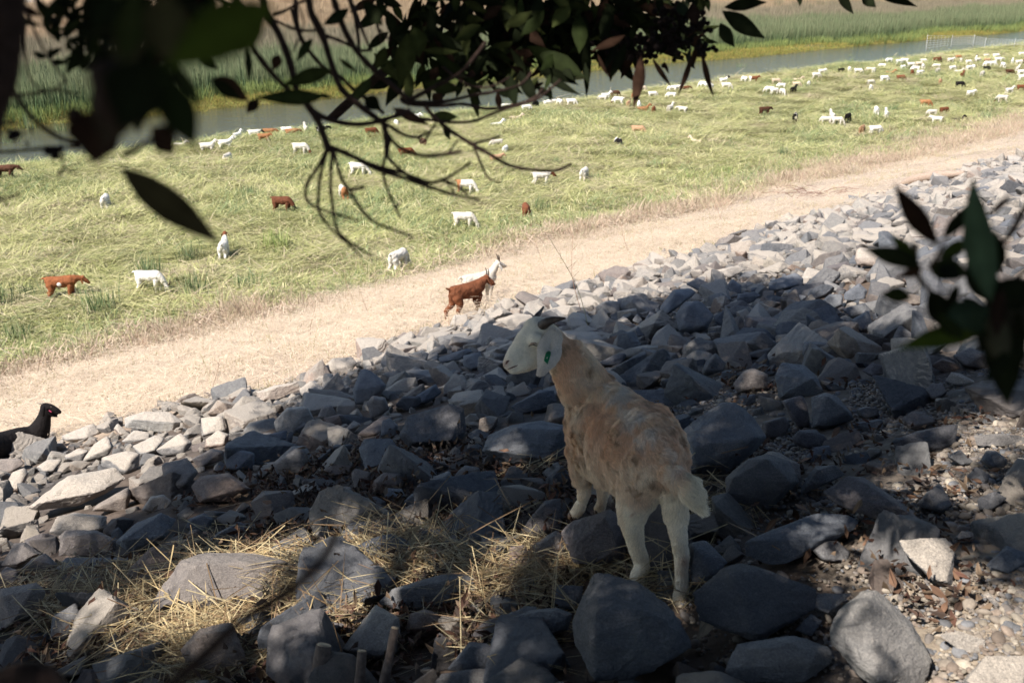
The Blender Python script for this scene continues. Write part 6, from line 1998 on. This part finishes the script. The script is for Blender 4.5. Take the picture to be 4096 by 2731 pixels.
# ---------------------------------------------------------------- the rest of the herd
def herd_balls(pose, detail=True):
    """goat in its own frame: +x the way it faces, z up, hooves on z=0"""
    b = []
    def C(*l): b.extend(chain([(Vector(p), r) for *p, r in l], .28))
    def leg(x, y, front, fx=0., top=.34):
        if front: C((x, y * .8, top + .04, .066), (x - .01 + fx * .3, y, .24, .042), (x + fx * .6, y, .17, .034), (x + fx * .85, y, .09, .028), (x + fx, y, .035, .032), (x + fx + .012, y, .012, .028))
        else: C((x + .02, y * .7, top + .08, .086), (x + .04 + fx * .15, y * .9, .33, .070), (x + .03 + fx * .3, y, .26, .052), (x - .05 + fx * .7, y, .18, .036), (x - .03 + fx * .9, y, .09, .028), (x + fx, y, .035, .032), (x + fx + .012, y, .012, .028))
    lying = pose == 'lie'
    dz = -.28 if lying else 0
    C((-.24, 0, .50 + dz, .105), (-.10, 0, .48 + dz, .132), (.06, 0, .475 + dz, .135), (.20, 0, .49 + dz, .112), (.27, 0, .49 + dz, .09))
    C((-.27, 0, .54 + dz, .075), (0, 0, .555 + dz, .06), (.22, 0, .575 + dz, .058))
    head = None
    if pose in ('graze', 'grazeL', 'grazeR'):
        yy = {'graze': 0, 'grazeL': .12, 'grazeR': -.12}[pose]
        C((.23, 0, .52, .10), (.34, yy * .4, .42, .075), (.41, yy * .8, .31, .060)); h0 = Vector((.44, yy, .235)); hd = Vector((.42, yy * .8, -1)).normalized()
    elif pose == 'walk':
        C((.22, 0, .53, .10), (.31, 0, .57, .08), (.36, 0, .605, .066)); h0 = Vector((.40, -.01, .63)); hd = Vector((1, -.35, -.9)).normalized()
    elif pose == 'up':
        C((.22, 0, .53, .10), (.31, 0, .62, .075), (.36, 0, .70, .058)); h0 = Vector((.40, .0, .735)); hd = Vector((1, 0, -.5)).normalized()
    elif pose == 'low':
        C((.23, 0, .53, .10), (.35, .03, .54, .075), (.42, .05, .54, .06)); h0 = Vector((.47, .06, .535)); hd = Vector((1, .1, -.9)).normalized()
    else:
        C((.24, 0, .27, .085), (.33, .02, .37, .060), (.38, .02, .45, .050)); h0 = Vector((.42, .02, .48)); hd = Vector((1, 0, -.5)).normalized()
    b.append((h0, .060)); C((*h0, .056), (*(h0 + hd * .09), .043), (*(h0 + hd * .165), .030), (*(h0 + hd * .185), .026))
    perp = Vector((-hd.z, 0, hd.x)); perp = perp if perp.z < 0 else -perp
    C((*(h0 + perp * .02), .045), (*(h0 + hd * .10 + perp * .03), .030), (*(h0 + hd * .165 + perp * .025), .018))
    if lying:
        C((.18, .08, .10, .06), (.30, .09, .05, .03), (.40, .09, .03, .022)); C((-.2, .12, .12, .09), (-.05, .16, .05, .04), (.05, .17, .03, .022))
        C((.18, -.08, .10, .06), (.28, -.1, .05, .03))
    else:
        w = {'walk': .09, 'low': .05}.get(pose, .025)
        leg(.21, .075, True, w); leg(.21, -.075, True, -w); leg(-.25, .08, False, -w * 1.1); leg(-.25, -.08, False, w)
    C((-.31, 0, .56 + dz, .028), (-.37, 0, .58 + dz, .024), (-.42, 0, .57 + dz + (.04 if pose == 'walk' else -.03), .012))
    return b, h0, hd

def ear_pair(h0, hd):
    """two drooping ears as small closed blades"""
    out = []
    up = Vector((-hd.z, 0, hd.x)); up = up if up.z > 0 else -up
    for s in (-1, 1):
        a = h0 - hd * .01 + Vector((0, s * .052, .012))
        tip = a + Vector((.01, s * .07, -.135)) + hd * .015
        mid = a.lerp(tip, .5)
        wv = hd * .042
        pts = [a, mid + wv + Vector((0, s * .012, 0)), tip, mid - wv + Vector((0, s * .012, 0))]
        t_ = Vector((0, s * .006, 0))
        vs = [p - t_ for p in pts] + [p + t_ for p in pts]
        fs = [(0, 1, 2, 3), (7, 6, 5, 4), (0, 4, 5, 1), (1, 5, 6, 2), (2, 6, 7, 3), (3, 7, 4, 0)]
        out.append((vs, fs))
    return out

def coat_mat(name, base, head=None, rump=None, socks=None, blotch=None, var=.12, sc=16):
    t = NT(name)
    co = t.coord('Object')
    a = t.n('Attribute'); a.attribute_name = 'zone'
    sep = t.n('SeparateColor'); t.l(a.outputs['Color'], sep.inputs[0])
    c = t.mix(0.0, tuple(base), tuple(base))
    if blotch:
        n = t.noise(co, 3.4, 2, .5)
        c = t.mix(t.ramp(n, [(.56, (0, 0, 0)), (.59, (1, 1, 1))]), tuple(base), tuple(blotch))
    if rump: c = t.mix(sep.outputs[2], c, tuple(rump))
    if socks: c = t.mix(sep.outputs[1], c, tuple(socks))
    if head: c = t.mix(sep.outputs[0], c, tuple(head))
    n = t.noise(co, sc, 5, .65, .5)
    c = t.mix(1, c, t.ramp(n, [(.3, (1 - var * 1.6,) * 3), (.7, (1 + var,) * 3)]), 'MULTIPLY')
    rd = t.n('ObjectInfo').outputs['Random']
    c = t.mix(1, c, t.ramp(rd, [(0, (.70, .66, .60)), (.5, (.95, .93, .9)), (1, (1.02, 1.02, 1.02))]), 'MULTIPLY')
    t.color(c); t.set(Roughness=.85, Specular_IOR_Level=.12)
    t.l(t.bump(n, .02, 1.0), t.b.inputs['Normal'])
    return t.m
W_, C_, BN, DB, BK, TN_, OR = (.72, .69, .63), (.62, .50, .38), (.17, .062, .030), (.09, .040, .024), (.012, .010, .010), (.42, .26, .16), (.36, .17, .08)
COATS = {
 'w': coat_mat('coat_white', W_), 'wb': coat_mat('coat_white_brown_head', W_, head=BN), 'wk': coat_mat('coat_white_black_head', W_, head=BK),
 'c': coat_mat('coat_cream', C_, var=.18), 'b': coat_mat('coat_brown', BN, socks=None, var=.25), 'bs': coat_mat('coat_brown_white_socks', (.25, .09, .038), socks=(.6, .55, .5), var=.2),
 'd': coat_mat('coat_dark_brown', DB, var=.25), 'dk': coat_mat('coat_brown_black_head', (.16, .062, .035), head=BK, var=.2), 'k': coat_mat('coat_black', BK), 't': coat_mat('coat_tan', TN_, var=.2), 'o': coat_mat('coat_orange_tan', OR, var=.2),
 'kw': coat_mat('coat_black_white_patches', BK, blotch=W_), 'wo': coat_mat('coat_white_tan_rump', W_, rump=OR), 'bw': coat_mat('coat_brown_white_patches', BN, rump=W_, socks=W_)}
COATNAME = {'w': 'white', 'wb': 'brown-headed white goat', 'wk': 'black-headed white goat', 'c': 'cream', 'b': 'brown', 'bs': 'white-footed brown goat', 'd': 'dark brown', 'dk': 'black-headed brown goat', 'k': 'black', 't': 'tan', 'o': 'orange-tan', 'kw': 'black-and-white goat', 'wo': 'tan-rumped white goat', 'bw': 'white-rumped brown goat'}

def zone_attr(me, h0, socks_z=.17):
    v = verts_np(me)
    hd = np.linalg.norm(v - np.array(h0[:]) - np.array([.03, 0, -.02]), axis=1)
    c = np.zeros((len(v), 3))
    c[:, 0] = 1 - sstep(.13, .17, hd + .02 * vnoise(v * 20))
    c[:, 1] = (1 - sstep(socks_z - .02, socks_z + .02, v[:, 2])) * (c[:, 0] < .3)
    c[:, 2] = 1 - sstep(-.2, -.14, v[:, 0] + .04 * vnoise(v * 9))
    set_col(me, c, 'zone')

POSE = {}
for pose in ('graze', 'grazeL', 'grazeR', 'walk', 'up', 'low', 'lie'):
    bl, h0, hd = herd_balls(pose)
    for lod, vx in ((0, .011), (1, .021)):
        me = spheres_to_mesh(bl, vx, 4 if lod else 7, .5)
        if not lod:
            q_ = verts_np(me) + normals_np(me) * (.006 * fbm(verts_np(me) * 16, 3, 5))[:, None]
            me.vertices.foreach_set('co', q_.astype(np.float32).ravel()); me.update()
        if lod:                                    # far goats carry their ears in the same skin
            bm = bmesh.new(); bm.from_mesh(me)
            for vs, fs in ear_pair(h0, hd):
                q = [bm.verts.new(x) for x in vs]
                for f in fs: bm.faces.new([q[i] for i in f])
            bm.to_mesh(me); bm.free()
        zone_attr(me, h0)
        me.name = 'goat_%s' % pose
        me.materials.clear(); me.materials.append(COATS['w'])
        POSE[(pose, lod)] = (me, h0, hd)

HORN_ME = {}
def near_goat(root, pose, coat, horns=True, ears=True):
    me, h0, hd = POSE[(pose, 0)]
    o = mobj('body', me, root)
    o.material_slots[0].link = 'OBJECT'; o.material_slots[0].material = COATS[coat]
    up = Vector((-hd.z, 0, hd.x)); up = up if up.z > 0 else -up
    for i, (vs, fs) in enumerate(ear_pair(h0, hd)):
        m = bpy.data.meshes.new('ear'); m.from_pydata([tuple(v) for v in vs], [], fs); m.update()
        set_col(m, np.tile(A(1, 0, 0), (8, 1)), 'zone')
        m.materials.append(COATS[coat])
        mobj('ear', m, root)
    if horns:
        for s in (-1, 1):
            a = h0 + up * .045 + Vector((0, s * .022, 0)) - hd * .01
            pts = [a, a + up * .06 - hd * .03 + Vector((0, s * .008, 0)), a + up * .10 - hd * .085 + Vector((0, s * .02, 0))]
            v, f = tube(pts, [.016, .012, .003], 8, 1, .03)
            mobj('horn', mesh_py('horn', v, f, M_HORN), root)
    return o

def goat_on(px, py, az, scale, feet=True):
    """ground point whose pixel is (px,py) for the hooves"""
    g, D = ground_pt(px, py)
    return g, D

# nearer animals, with parts
def tg(loc, az, lab, s=1.0, tilt=0.0, grp=None):
    r = empty('goat', loc)
    r.rotation_euler = (0, tilt, az); r.scale = (s, s, s)
    tag(r, lab, 'goat', grp)
    return r
NEAR = [ # hooves px,py ; heading degrees (0 = picture right, 90 = away); scale; pose; coat; horns; label
 (467, 317, 38, .93, 'walk', 'b', True, 'rusty brown horned goat walking up the path, just right of a white goat'),
 (479, 304, 30, .95, 'up', 'w', True, 'white horned goat on the path half hidden behind the brown horned goat'),
 (64, 303, 8, 1.05, 'low', 'bs', False, 'rusty brown goat with white belly patch and feet, nosing the sedge clump'),
 (151, 296, -8, 1.0, 'graze', 'w', True, 'white goat grazing between two sedge clumps, facing right'),
 (225, 262, 95, .95, 'up', 'wb', False, 'white goat with brown head seen from behind, at the tip of the blurred leaf'),
 (107, 213, 100, .95, 'graze', 'w', False, 'white goat grazing seen from behind, alone in the left of the marsh'),
 (283, 216, -12, 1.0, 'graze', 'dk', False, 'reddish brown goat with raised dark tail and black head, left of the twigs'),
 (399, 275, 62, 1.0, 'graze', 'w', False, 'plump dirty-white goat with head hidden, at the path edge'),
 (464, 232, -10, .95, 'graze', 'w', False, 'white goat with raised tail, right of the lowest twig tips'),
 (526, 223, 96, .95, 'graze', 'b', False, 'round-backed rusty brown goat seen from behind, alone'),
 (584, 184, 70, .95, 'graze', 'w', False, 'white goat seen from behind, beside a bright sedge clump'),
 (541, 188, 5, .95, 'low', 'wb', False, 'white goat with brown head facing right, left of the white one seen from behind'),
 (466, 197, -15, .95, 'graze', 'wo', False, 'white goat with tan head, behind the thick twig tip'),
 (344, 203, 115, .95, 'graze', 'wo', False, 'white goat with tan rump, behind the fan of twigs'),
 (301, 158, -12, 1.0, 'graze', 'wb', False, 'white goat with brown head grazing, left of the twig fork'),
 (359, 179, -8, 1.0, 'graze', 'w', False, 'speckled white goat behind the twigs, below the brown goat'),
 (7, 182, 5, 1.0, 'low', 'd', False, 'dark brown goat cut off by the left edge of the picture'),
]
GRP = 'goats grazing the marsh'
for (px, py, az, s, pose, coat, hn, lab) in NEAR:
    g, D = ground_pt(px, py)
    dz = 0 if py > 300 and px > 400 else .06
    r = tg((g.x, g.y, g.z - (.02 if dz == 0 else -.03)), R(az), lab, s, 0, GRP)
    near_goat(r, pose, coat, hn)
    if coat == 'bs':
        V, F = ICO[2]
        m = mesh_np('belly_patch', V * np.array([.055, .02, .05]) + np.array([.0, -.122, .45]), F, plain('white_hair', (.6, .57, .52), .85), True)
        mobj('belly_patch', m, r)

# black goat at the left edge, mouth open, behind the first stones
def black_goat():
    D = 10.6
    O = ground_pt(8, 462)[0]
    root = empty('goat', O)
    tag(root, 'black goat with open mouth and pink ear tag, cut off at the left edge', 'goat')
    def B(px, py, d, r): return (P(px, py, d) - O, r * d / F_PX)
    b = []
    def C(*l): b.extend(chain([B(*q) for q in l], .22))
    C((-60, 460, 9.9, 24), (-30, 455, 10.1, 21), (0, 449, 10.5, 17), (20, 442, 10.7, 15), (31, 439, 10.8, 13.5))
    C((-60, 480, 9.9, 20), (-20, 472, 10.2, 16), (10, 458, 10.5, 12))
    C((31, 442, 10.8, 13), (38, 433, 10.8, 11), (42, 424.5, 10.8, 8.3), (44.3, 417, 10.8, 6.3), (45.6, 411, 10.8, 5.6), (46, 408, 10.8, 5.2))
    C((45.5, 407.6, 10.8, 5.2), (50, 407.8, 10.8, 4.4), (56, 410, 10.8, 3.1), (59.2, 411.8, 10.8, 2.4))
    C((47, 411.2, 10.8, 4.2), (52, 414.2, 10.8, 2.4), (57, 416.2, 10.8, 1.2))
    C((36, 444, 10.8, 10), (40, 452, 10.9, 7), (41, 470, 11.0, 4))
    C((-55, 480, 9.9, 16), (-58, 505, 9.8, 8), (-58, 525, 9.8, 5))
    me = spheres_to_mesh(b, .010, 6, .5)
    set_col(me, np.tile(A(1, 0, 0), (len(me.vertices), 1)), 'zone')
    me.materials.clear(); me.materials.append(COATS['k'])
    mobj('body', me, root)
    def T(name, l, mat, sides=8):
        v, f = tube([P(a, c, d) - O for a, c, d, w in l], [w * .5 * d / F_PX for a, c, d, w in l], sides, 1, .02)
        return mobj(name, mesh_py(name, v, f, mat), root)
    T('horn', [(45, 403.8, 10.8, 2.6), (41.5, 403.6, 10.8, 2.0), (37, 403, 10.8, .7)], horn_mat('pale_horn', (.12, .10, .07), (.3, .26, .2)))
    e = T('ear', [(44, 406.5, 10.72, 2.4), (43, 410.5, 10.66, 4.6), (43.4, 416.5, 10.66, 1.6)], COATS['k'])
    v, f = tube([P(49.0, 410.4, 10.72) - O, P(51.6, 412.0, 10.72) - O], [.007, .005], 6, 1, 0)
    mobj('ear_tag', mesh_py('ear_tag', v, f, plain('tag_pink', (.45, .06, .12), .5)), e)
    T('eye', [(50.6, 406.6, 10.72, 1.0), (51.6, 406.8, 10.72, 1.0)], M_HORN)
black_goat()

# far animals: (region, zx, zy, coat, pose, heading)
FAR = [
 ('a',1890,1270,'wk','low',0),('a',2110,1225,'wk','graze',0),('a',2080,1265,'o','low',0),('a',1910,1350,'w','up',10),('a',2070,1320,'w','up',20),('a',2095,1445,'w','graze',80),('a',1625,1260,'w','up',60),('a',1280,1380,'w','lie',0),
 ('b',75,1262,'o','walk',5),('b',330,1220,'o','low',5),('b',460,1190,'w','up',120),('b',610,1195,'kw','low',20),('b',970,1105,'w','graze',0),('b',1060,1205,'b','graze',10),('b',1290,1130,'w','graze',-80),('b',1480,1090,'w','up',-60),('b',1770,1005,'w','graze',0),('b',1905,1012,'t','graze',30),('b',2005,995,'w','graze',80),('b',2160,970,'wb','graze',10),('b',2235,968,'wb','low',10),('b',2210,1148,'w','lie',30),('b',2210,1312,'w','graze',190),('b',2290,1370,'w','graze',70),('b',2205,1455,'t','walk',20),('b',1540,1310,'d','graze',-80),('b',1380,1400,'b','graze',10),
 ('c',130,990,'wk','graze',10),('c',215,965,'k','graze',60),('c',330,935,'wb','lie',0),('c',437,942,'w','graze',110),('c',545,938,'w','graze',0),('c',830,905,'w','graze',170),('c',860,885,'w','up',20),('c',945,862,'d','graze',5),('c',975,922,'wb','graze',170),('c',1070,952,'t','graze',80),('c',1090,838,'c','graze',0),('c',1115,875,'o','graze',70),('c',1165,965,'wk','up',100),('c',1200,1000,'o','lie',5),('c',1300,1005,'b','graze',80),('c',1290,865,'w','graze',0),('c',1460,875,'w','graze',175),('c',1450,995,'w','up',60),('c',1565,1005,'w','low',150),('c',1520,805,'w','walk',5),('c',1470,812,'w','graze',170),('c',1585,815,'b','low',0),('c',1760,775,'w','graze',180),('c',1800,785,'w','graze',0),('c',1830,800,'w','graze',60),('c',1940,742,'wk','up',20),('c',1965,788,'w','graze',0),('c',2132,728,'w','graze',120),('c',2215,726,'bw','walk',5),('c',2315,1015,'d','low',10),('c',1155,1190,'t','graze',-20),('c',975,1300,'kw','graze',-80),('c',1690,1305,'c','lie',140),('c',30,1088,'c','lie',0),
 ('d',70,745,'c','graze',0),('d',120,787,'wb','graze',175),('d',10,820,'w','graze',170),('d',55,835,'wb','graze',10),('d',130,842,'w','graze',-80),('d',270,735,'c','lie',0),('d',260,775,'c','graze',5),('d',370,770,'w','graze',80),('d',230,825,'k','up',40),('d',440,692,'w','graze',10),('d',490,658,'w','walk',15),('d',665,648,'k','low',20),('d',745,637,'w','graze',80),('d',825,652,'w','graze',-10),('d',930,640,'c','graze',160),('d',970,647,'w','graze',60),('d',940,755,'w','graze',10),('d',940,808,'w','graze',70),('d',1065,722,'wk','graze',0),('d',1045,605,'wb','graze',170),('d',1110,558,'wb','graze',180),('d',1200,567,'w','graze',0),('d',1250,560,'wk','graze',170),('d',1235,620,'w','graze',20),('d',1310,595,'w','graze',0),('d',1350,632,'w','graze',175),('d',1390,668,'w','low',10),('d',1420,610,'w','graze',80),('d',1425,560,'w','graze',0),('d',1385,590,'c','graze',0),
 ('d',1540,550,'b','walk',5),('d',1580,556,'d','graze',60),('d',1545,607,'wb','graze',170),('d',1555,648,'w','graze',40),('d',1672,555,'w','walk',20),('d',1745,525,'o','graze',0),('d',1770,555,'w','graze',80),('d',1838,570,'w','graze',0),('d',1910,535,'wk','up',70),('d',1920,555,'w','graze',20),('d',2000,515,'w','graze',0),('d',2010,557,'t','graze',10),('d',2015,587,'w','graze',180),('d',2055,585,'w','graze',0),('d',2090,515,'w','graze',0),('d',2112,549,'w','low',0),('d',1690,628,'w','graze',10),('d',1745,658,'w','lie',-10),('d',1780,690,'b','up',40),('d',1840,626,'w','graze',20),('d',1885,614,'wb','graze',80),('d',1965,677,'w','graze',60),('d',2005,630,'k','graze',0),('d',2155,597,'w','graze',80),('d',2240,566,'w','up',60),('d',2300,575,'wb','walk',0),('d',2290,632,'w','up',60),('d',2320,667,'w','graze',0),('d',2215,662,'d','graze',0),('d',2325,500,'w','graze',0),('d',2332,712,'w','graze',0),('d',2320,803,'b','graze',0),('d',2210,832,'w','up',20),('d',1855,857,'w','walk',30),('d',2145,902,'wb','graze',170),('d',1578,747,'t','graze',80),('d',1757,772,'k','graze',0),('d',1440,945,'o','graze',-5),('d',1612,1012,'b','graze',20),('d',1500,1032,'w','graze',180),('d',1545,1097,'w','walk',170),('d',1735,1105,'k','lie',0),('d',990,1012,'w','graze',80),('d',1082,1047,'w','up',70),('d',245,1072,'kw','graze',70),('d',530,1100,'w','graze',160),('d',585,1072,'w','up',80),('d',632,1102,'w','graze',-10),('d',730,1072,'k','graze',60),('d',860,1185,'t','graze',70),('d',980,1190,'wb','graze',5),('d',1120,670,'o','lie',0),('d',1215,715,'b','graze',0),('d',1320,665,'b','graze',60),
]
ORD = ['leftmost', 'second from left', 'third from left', 'fourth from left', 'fifth from left', 'sixth from left', 'seventh from left', 'eighth from left', 'ninth from left', 'tenth from left', 'eleventh from left', 'twelfth from left', 'thirteenth from left', 'fourteenth from left']
def far_herd():
    O_ = {'a': (0, 0), 'b': (256, 0), 'c': (512, 0), 'd': (768, 0)}
    recs = []
    r = random.Random(8)
    for reg, zx, zy, coat, pose, az in FAR:
        px, py = O_[reg][0] + zx / ZK, zy / ZK
        g, D = ground_pt(px, py)
        s = r.uniform(.80, .95)
        half = .33 * s * F_PX / D
        g, D = ground_pt(px, py + half * (1.0 if pose != 'lie' else .5))
        sg, tg_ = st_of(g.x, g.y)
        if sg > 43.6:
            sg = 43.6
            x, y = xy_of(sg, tg_); g = Vector((x, y, float(height(x, y))))
        recs.append([px, py, coat, pose, az + r.uniform(-12, 12), s, g, sg, D])
    blocks = [(300, 'left of the twig fork'), (400, 'behind the hanging twigs'), (470, 'right of the twig fork'), (545, 'under the leafy branch'), (600, 'left of the longest dangling leaf'), (660, 'around the dangling leaves'), (735, 'right of the dangling leaves'), (790, 'below the single oval leaves'), (850, 'around the black river goat'), (905, 'left in the far flock'), (945, 'middle of the far flock'), (985, 'right in the far flock'), (1100, 'far right edge')]
    groups = {}
    for q in recs:
        bn = next(t for lim, t in blocks if q[0] < lim)
        row = 'by the water' if q[7] > 38.5 else ('mid marsh' if q[7] > 30 else 'near side')
        groups.setdefault((q[2], bn, row), []).append(q)
    act = {'graze': 'grazing', 'grazeL': 'grazing', 'grazeR': 'grazing', 'up': 'head raised', 'walk': 'walking', 'low': 'head lowered', 'lie': 'lying'}
    for (coat, bn, row), qs in groups.items():
        qs.sort(key=lambda q: q[0])
        for i, q in enumerate(qs):
            nm = COATNAME[coat]; nm = nm if 'goat' in nm else nm + ' goat'
            pos = '' if len(qs) == 1 else (ORD[i] if i < len(qs) - 1 else 'rightmost') + ' there, '
            lab = '%s %s, %s%s, %s' % (nm, act[q[3]], pos, row, bn)
            assert len(lab.split()) <= 16, lab
            me = POSE[(q[3], 1)][0]
            o = mobj('goat', me, None, (q[6].x, q[6].y, q[6].z - (.09 if q[3] != 'lie' else .04)))
            o.rotation_euler = (0, 0, R(q[4])); o.scale = (q[5],) * 3
            o.material_slots[0].link = 'OBJECT'; o.material_slots[0].material = COATS[coat]
            tag(o, lab, 'goat', GRP)
    print('herd', len(recs))
far_herd()
